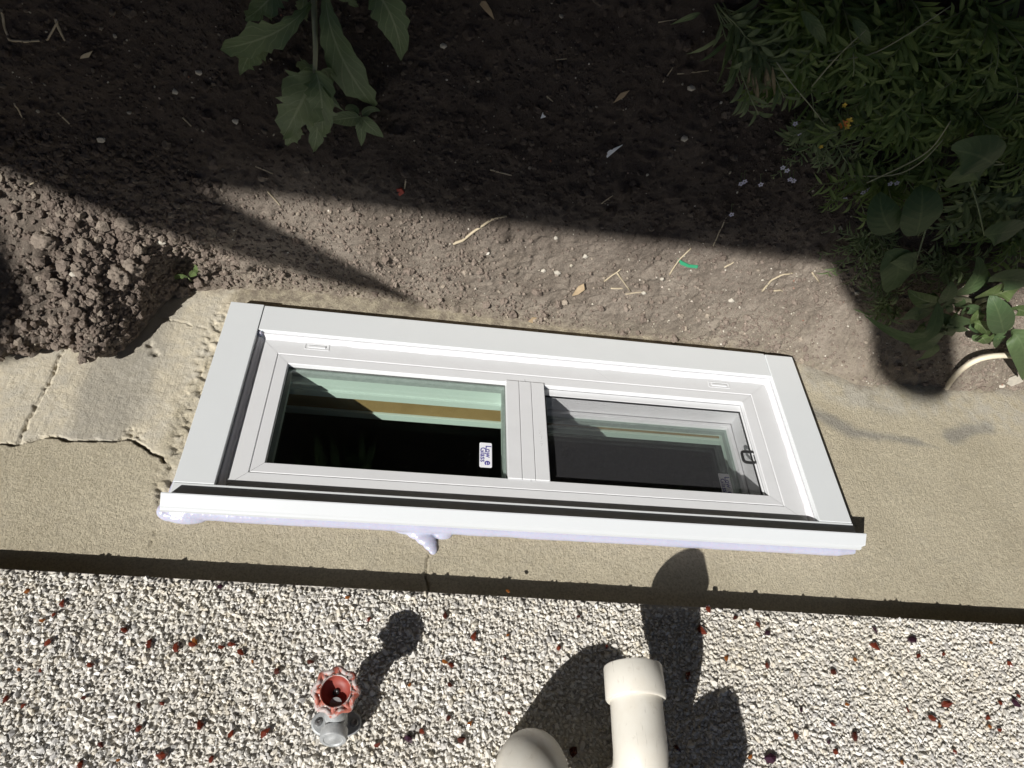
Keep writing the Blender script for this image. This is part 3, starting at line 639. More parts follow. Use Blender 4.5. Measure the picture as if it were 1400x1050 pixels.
def sealant_run():
    b = MB(); N = 240; pts = []; rr = []
    for k in range(N + 1):
        t = k / N; x = -0.479 + 0.952 * t
        pts.append((x, -0.0130, 0.3612 + 0.0022 * t)); rr.append(0.0098 * (1 + 0.22 * (float(fbm(np.array([x * 26]), np.array([3.3]), 5, 3)[0]) - 0.5)) * min(1, 0.6 + 14 * min(t, 1 - t)))
    b.tube(pts, rr, 14)
    bl = [((-0.4800, -0.0145, 0.3600), (0.0085, 0.009, 0.0105)), ((-0.452, -0.0165, 0.3672), (0.026, 0.0085, 0.0085)), ((-0.470, -0.0165, 0.3650), (0.016, 0.0085, 0.0080))]
    for px_, py_, r_ in ((560, 724, (0.022, 0.0075, 0.0075)), (574, 730, (0.017, 0.0075, 0.0090)), (582, 737, (0.0135, 0.0065, 0.0095)), (588, 744, (0.0095, 0.0055, 0.0095)), (592, 751, (0.0062, 0.0042, 0.0080)), (604, 731, (0.014, 0.0065, 0.007))):
        bl.append((tuple(onY(px_, py_, FY + 0.0005)), r_))
    v, f = ico(3)
    for c_, r_ in bl: b.add(v * np.array(r_) + np.array(c_), f)
    o = b.build('caulk_bead', M_CAULK, win, smooth=True)
    m_ = o.modifiers.new('r', 'REMESH'); m_.mode = 'VOXEL'; m_.voxel_size = 0.0011; m_.use_smooth_shade = True
    m_ = o.modifiers.new('s', 'SMOOTH'); m_.factor = 0.5; m_.iterations = 10
sealant_run()
# inner fillets between trim and frame (white sealant)
for pts, w_ in (([(-0.424, 0.0515), (0.423, 0.0515)], (0, 1)), ([(0.4225, 0.052), (0.4225, 0.326)], (-1, 0)), ([(-0.4235, 0.056), (-0.4235, 0.326)], (1, 0))):
    b = MB(); (xa, za), (xb, zb) = pts; N = 120; V = []; F = []
    for k in range(N + 1):
        t = k / N; x = xa + (xb - xa) * t; z = za + (zb - za) * t; j = 1 + 0.16 * (float(fbm(np.array([t * 30 * max(abs(xb - xa), abs(zb - za)) * 2]), np.array([xa * 9]), 88, 3)[0]) - 0.5) * 2
        for a, d in ((0.0, -0.0075), (0.0022, -0.0105), (0.0052, -0.0123), (0.0088, -0.0130), (0.0, -0.0136)):
            V.append((x + w_[0] * a * j, d, z + w_[1] * a * j))
    for k in range(N):
        for j in range(5): F.append((k * 5 + j, (k + 1) * 5 + j, (k + 1) * 5 + (j + 1) % 5, k * 5 + (j + 1) % 5))
    b.add(V, F); b.build('caulk_fillet', M_CAULKW, win, smooth=True)
blob((-0.421, -0.008, 0.0535), (0.004, 0.005, 0.004), seed=11)
# main frame: four mitred rails with a real seam at the mitres
YF = -0.013
R1 = (-0.389, 0.3825, 0.086, 0.2965); R2 = (-0.371, 0.363, 0.1032, 0.2795)
def ins(r_, d): return (r_[0] + d, r_[1] - d, r_[2] + d, r_[3] - d)
LOOPS = [((-0.432, 0.432, 0.043, 0.336), -0.075), ((-0.432, 0.432, 0.043, 0.336), YF), (ins(R1, -0.0010), YF), (ins(R1, -0.0002), YF - 0.0016), (ins(R1, 0.0006), YF - 0.0016), (ins(R1, 0.0014), YF - 0.0003),
         (ins(R2, -0.001), YF - 0.0008), (R2, YF - 0.0018), (R2, -0.0222), (ins(R2, -0.002), -0.0226), (ins(R2, -0.002), -0.075)]
cor = lambda r_: [(r_[0], r_[2]), (r_[1], r_[2]), (r_[1], r_[3]), (r_[0], r_[3])]
G = 0.0002
for side in range(4):
    a_, c_ = side, (side + 1) % 4; V = []; F = []
    for r_, y in LOOPS:
        pa, pc = np.array(cor(r_)[a_]), np.array(cor(r_)[c_]); d = (pc - pa) / np.linalg.norm(pc - pa); pa = pa + d * G; pc = pc - d * G
        V += [(pa[0], y, pa[1]), (pc[0], y, pc[1])]
    for i in range(len(LOOPS) - 1): F.append((2 * i, 2 * i + 1, 2 * i + 3, 2 * i + 2))
    b = MB(); b.add(V, F); o = b.build('frame_rail', M_VINYL, win)
# mullion of three flat strips with grooves
b = MB()
for x0, x1 in ((-0.0362, -0.0160), (-0.0152, 0.0036), (0.0044, 0.0248)): b.box(x0, x1, -0.03, YF + 0.0012, 0.1005, 0.2800, 0.0006)
b.box(-0.0355, 0.024, -0.075, YF - 0.001, 0.1015, 0.2790, 0); b.build('mullion', M_VINYL, win)
# weep slots
for px, py in ((433.5, 474.5), (983, 526.5)):
    p = onY(px, py, YF); cx, cz = p[0], p[2]; b = MB()
    b.box(cx - 0.0185, cx + 0.0185, YF - 0.001, YF + 0.0007, cz - 0.0058, cz - 0.0046); b.box(cx - 0.0185, cx + 0.0185, YF - 0.001, YF + 0.0007, cz + 0.0046, cz + 0.0058)
    b.box(cx - 0.0185, cx - 0.0172, YF - 0.001, YF + 0.0007, cz - 0.0045, cz + 0.0045); b.box(cx + 0.0172, cx + 0.0185, YF - 0.001, YF + 0.0007, cz - 0.0045, cz + 0.0045)
    b.box(cx - 0.013, cx + 0.013, YF - 0.001, YF + 0.0016, cz - 0.0016, cz + 0.0022, 0.0004); b.build('weep_cover', M_VINYL, win)
def ring(b, r_, wb, wr, wt, wl, y0, y1, bev=0.0):
    x0, x1, z0, z1 = r_
    b.box(x0, x1, y0, y1, z0, z0 + wb, bev); b.box(x0, x1, y0, y1, z1 - wt, z1, bev)
    b.box(x0, x0 + wl, y0 + 1e-4, y1 - 1e-4, z0 + wb, z1 - wt, bev); b.box(x1 - wr, x1, y0 + 1e-4, y1 - 1e-4, z0 + wb, z1 - wt, bev)
def pane(rect, y, name='glass_pane', parent=None):
    x0, x1, z0, z1 = rect
    return np_mesh(name, [(x0, y, z0), (x1, y, z0), (x1, y, z1), (x0, y, z1)], [(0, 3, 2, 1)], M_GLASS, parent or win)
LP = (-0.3725, -0.0345, 0.1015, 0.2812)
fp = MB(); ring(fp, LP, 0.0022, 0.0022, 0.0022, 0.0022, -0.0255, -0.0228); fixed = fp.build('fixed_light', M_GASKET, win)
pane(LP, -0.0250, parent=fixed); pane(LP, -0.0390, parent=fixed)
b = MB(); ring(b, LP, 0.0062, 0.0062, 0.0075, 0.0075, -0.0385, -0.0260); b.build('spacer_bar', M_SPACER, fixed)
# inner ledges seen through the fixed light
b = MB(); b.box(-0.43, -0.0345, -0.058, -0.0398, 0.050, 0.1065); b.box(-0.43, -0.0345, -0.072, -0.0582, 0.050, 0.1040); b.box(-0.43, -0.0345, -0.085, -0.0722, 0.050, 0.1075)
b.build('inner_ledge', M_VINYL, win)
b = MB(); b.box(-0.45, 0.45, -0.1415, -0.0855, 0.050, 0.0890, 0.001); b.build('wooden_sill', M_WOOD, win)
b = MB(); b.box(-0.45, 0.45, -0.158, -0.1420, 0.050, 0.0925, 0.001); b.build('inner_trim', M_VINYL, win)
# sliding sash and its screen on the right
RP = (0.0250, 0.3630, 0.1035, 0.2795)
sc = MB(); ring(sc, RP, 0.0120, 0.0030, 0.0030, 0.0030, -0.0300, -0.0228, 0.0005); screen = sc.build('insect_screen', M_VINYL, win)
b = MB(); ring(b, (0.0282, 0.3598, 0.1156, 0.2763), 0.0012, 0.0012, 0.0012, 0.0012, -0.0272, -0.0240); b.build('screen_spline', M_BLACK, screen)
V = []; F = []; x0, x1, z0, z1 = 0.0285, 0.3595, 0.116, 0.276; ww = 0.00011
for x in np.arange(x0, x1, 0.0013):
    k = len(V); V += [(x - ww, -0.0262, z0), (x + ww, -0.0262, z0), (x + ww, -0.0262, z1), (x - ww, -0.0262, z1)]; F.append((k, k + 3, k + 2, k + 1))
for z in np.arange(z0, z1, 0.0013):
    k = len(V); V += [(x0, -0.0264, z - ww), (x1, -0.0264, z - ww), (x1, -0.0264, z + ww), (x0, -0.0264, z + ww)]; F.append((k, k + 3, k + 2, k + 1))
o = np_mesh('screen_mesh', V, F, M_SCREEN, screen)
# black pull tab: a rounded square loop on a short arm
pc = onY(1024, 625.5, -0.0245); b = MB(); loop = []
hw, hh, cr_ = 0.0112, 0.0102, 0.003
for k in range(32):
    a = 2 * math.pi * k / 32; ca, sa = math.cos(a), math.sin(a); n4 = (abs(ca) ** 5 + abs(sa) ** 5) ** (-0.2)
    loop.append((pc[0] + hw * ca * n4, -0.0235, pc[2] + hh * sa * n4))
b.tube(loop + loop[:1], 0.0024, 8, False); b.box(pc[0] + hw - 0.001, 0.3615, -0.0252, -0.0222, pc[2] - 0.0035, pc[2] + 0.0115, 0.0006); b.build('pull_tab', M_BLACK, screen, smooth=True, auto=40)
# track behind the screen and the sash
b = MB(); b.box(0.0248, 0.43, -0.066, -0.0308, 0.05, 0.1105); b.box(0.3640, 0.43, -0.066, -0.0308, 0.1108, 0.2790); b.build('sash_track', M_VINYL, win)
SR = (0.020, 0.3632, 0.1108, 0.2790)
sa_ = MB(); ring(sa_, SR, 0.006, 0.006, 0.006, 0.012, -0.092, -0.0665, 0.0008); sash = sa_.build('sliding_sash', M_VINYL, win)
SG = (0.0315, 0.3577, 0.1163, 0.2735); pane(SG, -0.0760, parent=sash); pane(SG, -0.0880, parent=sash)
b = MB(); ring(b, SG, 0.005, 0.005, 0.005, 0.005, -0.0872, -0.0770); b.build('spacer_bar', M_SPACER, sash)
b = MB(); b.box(0.0, 0.43, -0.116, -0.0925, 0.05, 0.1020); b.box(0.3640, 0.43, -0.116, -0.0925, 0.1022, 0.279); b.build('inner_ledge', M_VINYL, win)
# stickers
def text_mesh(body, size, cpos, mat, parent, name='lettering', bold=0.0):
    cu = bpy.data.curves.new('t', 'FONT'); cu.body = body; cu.size = size; cu.align_x = 'CENTER'; cu.align_y = 'CENTER'; cu.offset = bold; cu.extrude = 0.00008
    o = bpy.data.objects.new('t', cu); COL.objects.link(o); dg = bpy.context.evaluated_depsgraph_get(); me = bpy.data.meshes.new_from_object(o.evaluated_get(dg))
    bpy.data.objects.remove(o); me.materials.append(mat); t = bpy.data.objects.new(name, me); link(t, parent)
    # reads along +z, tops of the letters towards +x, face towards +y
    mm = Matrix(((0, 1, 0, 0), (0, 0, 1, 0), (1, 0, 0, 0), (0, 0, 0, 1))); mm.translation = Vector(cpos) - Vector(origin(parent)); t.matrix_local = mm; return t
def sticker(px, py, y, w_, h_):
    p = onY(px, py, y); b = MB(); N = 8; V = []
    r_ = 0.0022
    for cx, cz, a0 in ((w_/2 - r_, h_/2 - r_, 0), (-w_/2 + r_, h_/2 - r_, 90), (-w_/2 + r_, -h_/2 + r_, 180), (w_/2 - r_, -h_/2 + r_, 270)):
        for k in range(5):
            a = math.radians(a0 + 22.5 * k); V.append((p[0] + cx + r_ * math.cos(a), y, p[2] + cz + r_ * math.sin(a)))
    n = len(V); V += [(x, y - 0.0003, z) for x, yy, z in V]
    b.add(V, [tuple(range(n))[::-1], tuple(range(n, 2 * n))] + [(i, (i + 1) % n, n + (i + 1) % n, n + i) for i in range(n)])
    s = b.build('sticker', M_PAPER, win)
    text_mesh('Low', 0.0120, (p[0] + w_ * 0.2, y + 0.0003, p[2] - h_ * 0.14), M_INK, s, bold=0.00008)
    text_mesh('e', 0.0160, (p[0] + w_ * 0.19, y + 0.0003, p[2] + h_ * 0.32), M_INK, s, bold=0.00025)
    text_mesh('Glass', 0.0120, (p[0] - w_ * 0.22, y + 0.0003, p[2] + 0.0), M_INK, s, bold=0.00008)
sticker(664, 622, -0.0247, 0.0185, 0.043); sticker(993, 664, -0.0757, 0.0195, 0.045)
# faint pencil marks
def pencil(strokes, y, name='pencil_mark'):
    b = MB()
    for st in strokes:
        P = [onY(px, py, y) for px, py in st]; b.tube(P, 0.00022, 4)
    b.build(name, M_PENCIL, win)
pencil([[(736, 588), (739, 590), (737, 593), (740, 594)], [(737, 597), (741, 596), (740, 600)], [(738, 604), (742, 603)], [(738, 607), (742, 606), (740, 610)]], YF + 0.0014)
pencil([[(717, 519), (718, 524)], [(725, 652), (726, 659)], [(808, 503), (822, 512), (835, 522)]], YF + 0.0002)

# ------------------------------------------------------------------ garden tap
tp = onY(460, 988, 0.012)
tap = empty('garden_tap', (tp[0], 0.006, tp[2]), 'grey metal outdoor tap with worn red handwheel fixed to the stone dash wall', 'tap')
T = np.array([tp[0], 0.0, tp[2]])
# flange: oval plate with two lobes
b = MB(); N = 48; ring1 = []
for k in range(N):
    a = 2 * math.pi * k / N; rr = 0.0165 + 0.0165 * abs(math.cos(a)) ** 2.2
    ring1.append((rr * math.cos(a), rr * 0.92 * math.sin(a)))
V = [(T[0] + x, 0.006, T[2] + z) for x, z in ring1] + [(T[0] + x, 0.0125, T[2] + z) for x, z in ring1] + [(T[0] + x * 0.93, 0.014, T[2] + z * 0.93) for x, z in ring1]
F = [(i, (i + 1) % N, N + (i + 1) % N, N + i) for i in range(N)] + [(N + i, N + (i + 1) % N, 2 * N + (i + 1) % N, 2 * N + i) for i in range(N)] + [tuple(2 * N + i for i in range(N))[::-1]]
b.add(V, F); b.build('flange', M_ZINC, tap, smooth=True, auto=35)
for sx in (-1, 1):
    b = MB(); b.lathe((T[0] + sx * 0.0235, 0.0135, T[2]), (0, 1, 0), [(0, 0.0052), (0.0012, 0.0052), (0.0026, 0.0042), (0.0032, 0.0018), (0.0024, 0.0014), (0.0024, 0)], 16); b.build('screw', M_SCREW, tap, smooth=True, auto=40)
b = MB(); b.lathe((T[0], 0.010, T[2]), (0, 1, -0.10), [(0, 0.017), (0.004, 0.0155), (0.012, 0.0142), (0.026, 0.0145), (0.034, 0.0150), (0.036, 0.0135), (0.044, 0.0125), (0.05, 0.0095), (0.058, 0.0075), (0.072, 0.0075), (0.072, 0)], 32)
b.lathe((T[0], 0.032, T[2]), (0, 0.30, 1), [(-0.004, 0.013), (0.010, 0.0135), (0.015, 0.0150)], 32)
b.build('tap_body', M_ZINC, tap, smooth=True, auto=40)
b = MB(); b.lathe((T[0], 0.0365, T[2] + 0.0135), (0, 0.30, 1), [(0, 0.0158), (0.0006, 0.0172), (0.0125, 0.0174), (0.0142, 0.0162), (0.0145, 0.0125), (0.0135, 0.0115), (0.0137, 0.0065), (0.0148, 0.005), (0.0148, 0)], 40); b.build('vacuum_breaker_cap', M_ZINC, tap, smooth=True, auto=40)
b = MB(); b.lathe((T[0], 0.040, T[2] - 0.006), (0, 0.28, -1), [(0, 0.0115), (0.012, 0.0120), (0.014, 0.0138), (0.0165, 0.0130), (0.019, 0.0138), (0.0215, 0.0130), (0.024, 0.0138), (0.027, 0.0132), (0.027, 0.0095), (0.010, 0.009), (0.010, 0)], 32); b.build('spout', M_ZINC, tap, smooth=True, auto=40)
# handwheel: cup in the middle, eight knobs round the rim
TS = 0.8; tap.scale = (TS, TS, TS); O_ = np.array(tap.location); wc = O_ + (onY(459, 945, 0.072) - O_) / TS; ax = np.array([0.02, 1.0, 0.16]); ax /= np.linalg.norm(ax); u = np.cross(np.array([0, 0, 1.0]), ax); u /= np.linalg.norm(u); vv = np.cross(ax, u)
b = MB(); b.lathe(wc - ax * 0.010, ax, [(-0.012, 0.008), (-0.007, 0.0085), (-0.006, 0.0145), (0.004, 0.0190), (0.0115, 0.0200), (0.0125, 0.0192), (0.0115, 0.0180)], 40)
hub = b.build('handwheel', M_REDW, tap, smooth=True, auto=50)
b = MB(); b.lathe(wc - ax * 0.010, ax, [(0.0116, 0.0181), (0.004, 0.0172), (-0.002, 0.0150), (-0.004, 0.008), (-0.004, 0.0)], 40); b.build('wheel_cup', M_REDIN, hub, smooth=True)
b = MB(); b.lathe(wc - ax * 0.0142, ax, [(0, 0.0042), (0.0022, 0.0040), (0.0026, 0.002), (0.0016, 0.0)], 12); b.build('wheel_screw', M_BLACK, hub, smooth=True, auto=30)
b = MB(); M_ = 96; n = 10; V = []; F = []
for k in range(M_):
    a = 2 * math.pi * k / M_; wv = 0.5 + 0.5 * math.cos(8 * a); rc = 0.0238 + 0.0030 * wv; tr_ = 0.0034 + 0.0012 * wv
    rad = math.cos(a) * u + math.sin(a) * vv
    for j in range(n):
        t = 2 * math.pi * j / n; V.append(wc - ax * 0.001 + rad * (rc + tr_ * math.cos(t)) + ax * (0.0042 * math.sin(t) - 0.003 * wv))
for k in range(M_):
    for j in range(n): F.append((k * n + j, ((k + 1) % M_) * n + j, ((k + 1) % M_) * n + (j + 1) % n, k * n + (j + 1) % n))
b.add(V, F); b.build('wheel_rim', M_REDW, hub, smooth=True)
b = MB()
for k in range(8):
    a = 2 * math.pi * k / 8; rad = math.cos(a) * u + math.sin(a) * vv; b.tube([wc - ax * 0.002 + rad * 0.0185, wc - ax * 0.003 + rad * 0.0262], [0.0042, 0.0036], 8)
b.build('wheel_spokes', M_REDW, hub, smooth=True, auto=50)

# ------------------------------------------------------------------ plastic vent pipes
def arc(c, a, b_, r_, n=12):
    """quarter turn: leaves along a, arrives along b_"""
    c, a, b_ = map(lambda q_: np.asarray(q_, float), (c, a, b_)); out = []
    for k in range(n + 1):
        t = math.pi / 2 * k / n; out.append(c - b_ * r_ * math.cos(t) + a * r_ * math.sin(t))
    return out
YA = np.array([0, 1.0, 0]); ZA = np.array([0, 0, 1.0])
# right pipe: out of the wall, then down to an open hub
x2, z2, y2 = 0.0705, 0.682, 0.103
vp = empty('vent_pipe', (x2, 0.004, z2), 'cream plastic vent elbow turned downwards with open hub above the window', 'pipe')
RB = 0.040
b = MB(); b.tube([(x2, 0.0, z2), (x2, 0.030, z2)], 0.0265, 40); b.build('wall_stub', M_PVC, vp, smooth=True, auto=40)
b = MB(); b.lathe((x2, 0.0225, z2), YA, [(0, 0.0265), (0, 0.0305), (0.002, 0.0314), (0.040, 0.0310), (0.044, 0.0295), (0.044, 0.0262)], 48); b.build('wall_hub', M_PVC, vp, smooth=True, auto=40)
cen = np.array([x2, y2 - RB, z2 - RB]); path = [(x2, 0.060, z2)] + [cen + YA * RB * math.sin(t) + ZA * RB * math.cos(t) for t in np.linspace(0, math.pi / 2, 14)] + [(x2 + 0.001, y2 + 0.002, 0.604)]
b = MB(); b.tube(path, [0.0270] * (len(path) - 1) + [0.0266], 44); b.build('elbow', M_PVC, vp, smooth=True, auto=40)
b = MB(); b.lathe((x2 + 0.001, y2 + 0.002, 0.6055), (0.02, 0.0, -1), [(-0.001, 0.0255), (-0.001, 0.0300), (0.0008, 0.0312), (0.031, 0.0308), (0.0325, 0.0302), (0.0325, 0.0272), (0.004, 0.0260), (0.004, 0.0)], 52); b.build('hub', M_PVC, vp, smooth=True, auto=35)
# left pipe: gooseneck, out of the wall, up, over and down again
x3, z3, y3 = -0.032, 0.655, 0.098
vg = empty('gooseneck_vent_pipe', (x3, 0.004, z3), 'cream plastic gooseneck vent pipe bending upwards beside the tap', 'pipe')
b = MB(); b.tube([(x3, 0.0, z3), (x3, 0.034, z3)], 0.0268, 40); b.build('wall_stub', M_PVC, vg, smooth=True, auto=40)
RB3 = 0.046; cen = np.array([x3, y3 - RB3, z3 + RB3])
path = [(x3, 0.022, z3)] + [cen + YA * RB3 * math.sin(t) - ZA * RB3 * math.cos(t) for t in np.linspace(0, math.pi / 2, 16)] + [(x3, y3, z3 + 0.075)]
b = MB(); b.tube(path, 0.0312, 48); b.build('elbow', M_PVC, vg, smooth=True, auto=40)
xe, ye = 0.036, 0.155; top = 0.93
mid_ = np.array([(x3 + xe) / 2, (y3 + ye) / 2, top]); hv = np.array([xe - x3, ye - y3, 0]) / 2
path = [(x3, y3, z3 + 0.07), (x3, y3, top - 0.02)] + [mid_ - hv * math.cos(t) + ZA * 0.06 * math.sin(t) for t in np.linspace(0, math.pi, 18)] + [(xe, ye, 0.85)]
b = MB(); b.tube(path, 0.0268, 36); b.build('riser', M_PVC, vg, smooth=True, auto=50)
b = MB(); b.lathe((xe, ye, 0.845), (0, 0, -1), [(-0.002, 0.030), (-0.002, 0.0350), (0.043, 0.0356), (0.043, 0.0312), (0.004, 0.030), (0.004, 0)], 40); b.build('hub', M_PVC, vg, smooth=True, auto=35)

# ------------------------------------------------------------------ leaves and weeds
def leaf_geo(b, pts, hw, shape='ovate', fold=0.25, wave=0.0, serr=0.0, n=10, roll=0.0, cup=0.0, rnd=None, m=2):
    P = [np.asarray(p, float) for p in pts]
    # smooth path through the points
    T_ = np.linspace(0, 1, n + 1); k = len(P)
    if k == 2: path = [P[0] + (P[1] - P[0]) * t for t in T_]
    elif k == 3: path = [P[0] * (1 - t) * (1 - 2 * t) + P[1] * 4 * t * (1 - t) + P[2] * t * (2 * t - 1) for t in T_]
    else:
        ts = np.linspace(0, 1, k); path = [np.array([np.interp(t, ts, [p[i] for p in P]) for i in range(3)]) for t in T_]
    rnd = random.random() if rnd is None else rnd
    V = []; Cc = []; F = []; ph = random.uniform(0, 6)
    for i, t in enumerate(T_):
        tg = path[min(i + 1, n)] - path[max(i - 1, 0)]; tg = tg / (np.linalg.norm(tg) + 1e-9)
        side = np.cross(tg, ZA); side = side / (np.linalg.norm(side) + 1e-9) if np.linalg.norm(side) > 1e-3 else np.array([1.0, 0, 0])
        up = np.cross(side, tg); c_, s_ = math.cos(roll), math.sin(roll); sd = side * c_ + up * s_; un = up * c_ - side * s_
        if shape == 'ovate': wv = math.sin(math.pi * min(1, t ** 0.72)) ** 0.75
        elif shape == 'oblance': wv = 0.12 + 0.88 * math.sin(math.pi * t ** 1.7) ** 0.9
        elif shape == 'round': wv = math.sin(math.pi * t ** 0.85) ** 0.6
        elif shape == 'lance': wv = math.sin(math.pi * t ** 0.85) ** 0.9
        elif shape == 'heart': wv = (1 - t) ** 0.55 * min(1, (t * 9 + 0.25)) ** 0.5 * 1.25
        elif shape == 'spoon': wv = 0.16 + 0.84 * (math.sin(math.pi * max(0, (t - 0.15) / 0.85) ** 1.3) if t > 0.15 else 0); wv *= (1 if t < 0.97 else 0.3)
        else: wv = 1
        if i == n: wv = 0.02
        for j in range(-m, m + 1):
            uu = j / m; ww_ = hw * wv * (1 + serr * (math.sin(i * 2.6 + ph) + 1.4 * random.uniform(-1, 1)) * abs(uu))
            z_ = fold * abs(uu) * hw * wv + wave * hw * abs(uu) ** 1.5 * math.sin(t * 15 + ph + (1.7 if uu > 0 else 0)) + cup * hw * wv * uu * uu
            V.append(path[i] + sd * uu * ww_ + un * z_); Cc.append((uu * 0.5 + 0.5, t, rnd, 1))
    w_ = 2 * m + 1
    for i in range(n):
        for j in range(2 * m): F.append((i * w_ + j, i * w_ + j + 1, (i + 1) * w_ + j + 1, (i + 1) * w_ + j))
    b.add(V, F, Cc)
def leaf(parent, px_pts, wpx, mat, name='leaf', **kw):
    P = [onZ(a, c_, z) for a, c_, z in px_pts]; hw = psize(P[len(P) // 2], wpx) / 2
    b = MB(); leaf_geo(b, P, hw, **kw); return b.build(name, mat, parent, smooth=True)
def stemtube(parent, px_pts, rpx, mat, name='stem', taper=0.7):
    P = [onZ(a, c_, z) for a, c_, z in px_pts]
    if len(P) >= 3:
        T_ = np.linspace(0, 1, 16); ts = np.linspace(0, 1, len(P)); P = [np.array([np.interp(t, ts, [p[i] for p in P]) for i in range(3)]) for t in T_]
        for _ in range(6): P = [P[0]] + [(P[i - 1] + 2 * P[i] + P[i + 1]) / 4 for i in range(1, len(P) - 1)] + [P[-1]]
    r0 = psize(P[0], rpx); b = MB(); b.tube(P, [r0 * (1 - (1 - taper) * k / (len(P) - 1)) for k in range(len(P))], 8); return b.build(name, mat, parent, smooth=True)
# sow-thistle arching in from the path side
root = gp(432, -95)
wa = empty('sow_thistle', tuple(root), 'tall weed with pale stem and drooping toothed grey-green leaves over bare soil', 'weed')
gz = float(root[2])
stemtube(wa, [(432, -95, gz), (428, -30, 0.05), (430, 30, 0.075), (432, 70, 0.085), (430, 104, 0.085)], 4.6, M_STEMP, taper=0.65)
LA = dict(wave=0.22, serr=0.16, fold=0.22, n=16)
leaf(wa, [(431, 98, 0.085), (412, 140, 0.080), (388, 185, 0.030)], 62, M_LEAF_A, shape='ovate', **LA)
leaf(wa, [(432, 98, 0.086), (440, 140, 0.090), (440, 186, 0.045)], 40, M_LEAF_A, shape='ovate', **LA)
leaf(wa, [(428, 130, 0.07), (434, 170, 0.05), (428, 206, 0.0)], 30, M_LEAF_A, shape='ovate', **LA)
leaf(wa, [(404, 160, 0.055), (399, 182, 0.03), (393, 198, 0.0)], 24, M_LEAF_A, shape='ovate', **LA)
leaf(wa, [(433, 100, 0.085), (420, 92, 0.07), (412, 100, 0.05)], 26, M_LEAF_A, shape='ovate', **LA)
leaf(wa, [(434, 100, 0.085), (446, 98, 0.06), (450, 118, 0.03)], 26, M_LEAF_A, shape='ovate', **LA)
leaf(wa, [(433, 110, 0.085), (448, 132, 0.08), (470, 152, 0.06)], 14, M_LEAF_A, shape='lance', **LA)
leaf(wa, [(424, 4, 0.065), (375, 45, 0.085), (302, 66, 0.035)], 40, M_LEAF_A, shape='oblance', **LA)
leaf(wa, [(360, 58, 0.06), (342, 74, 0.03), (330, 101, -0.01)], 34, M_LEAF_A, shape='ovate', **LA)
leaf(wa, [(385, -25, 0.06), (362, 5, 0.07), (335, 26, 0.04)], 34, M_LEAF_A, shape='ovate', **LA)
leaf(wa, [(372, -6, 0.05), (368, 10, 0.045), (371, 28, 0.02)], 14, M_LEAF_A, shape='ovate', **LA)
leaf(wa, [(446, -20, 0.055), (462, 66, 0.075), (512, 147, 0.0)], 50, M_LEAF_A, shape='oblance', wave=0.16, serr=0.1, fold=0.2, n=18)
leaf(wa, [(500, -25, 0.05), (535, 22, 0.075), (549, 82, 0.01)], 46, M_LEAF_A, shape='ovate', wave=0.1, serr=0.08, fold=0.2, n=16)
leaf(wa, [(450, -40, 0.06), (470, -8, 0.07), (490, 8, 0.04)], 20, M_LEAF_A, shape='lance', **LA)
leaf(wa, [(440, -20, 0.06), (448, 6, 0.06), (452, 22, 0.05)], 12, M_LEAF_A, shape='lance', **LA)
leaf(wa, [(418, -10, 0.06), (414, 12, 0.06), (420, 30, 0.05)], 16, M_LEAF_A, shape='lance', **LA)
root = gp(480, 160); wb = empty('seedling_weed', tuple(root), 'small seedling with a few oval green leaves beside the sow-thistle', 'weed')
stemtube(wb, [(487, 176, float(root[2])), (490, 165, 0.0), (493, 158, 0.02)], 1.6, M_STEM)
for pts, w_ in (([(493, 160, .02), (470, 162, .015), (449, 166, -.005)], 24), ([(494, 160, .02), (507, 174, .018), (524, 188, -.01)], 22), ([(492, 160, .02), (494, 178, .012), (494, 200, -.015)], 15), ([(495, 158, .02), (506, 150, .012), (520, 152, .0)], 13), ([(491, 156, .02), (482, 148, .012), (472, 150, .0)], 15)):
    leaf(wb, pts, w_, M_LEAF_A, shape='ovate', fold=0.15, n=8)
# sprout at the hole beside the heap
root = gp(262, 385); ws = empty('pale_sprout', tuple(root), 'tiny bright green sprout in the hollow beside the soil heap', 'weed')
z0 = float(root[2])
stemtube(ws, [(262, 385, z0), (258, 380, z0 + .012)], 1.2, M_STEM)
for pts, w_ in (([(258, 380, z0+.012), (246, 377, z0+.016), (235, 384, z0+.004)], 9), ([(260, 379, z0+.012), (266, 372, z0+.02), (276, 372, z0+.012)], 10), ([(264, 378, z0+.012), (268, 366, z0+.02), (264, 362, z0+.012)], 6)):
    leaf(ws, pts, w_, M_LEAF_L, shape='lance', fold=0.3, n=6)

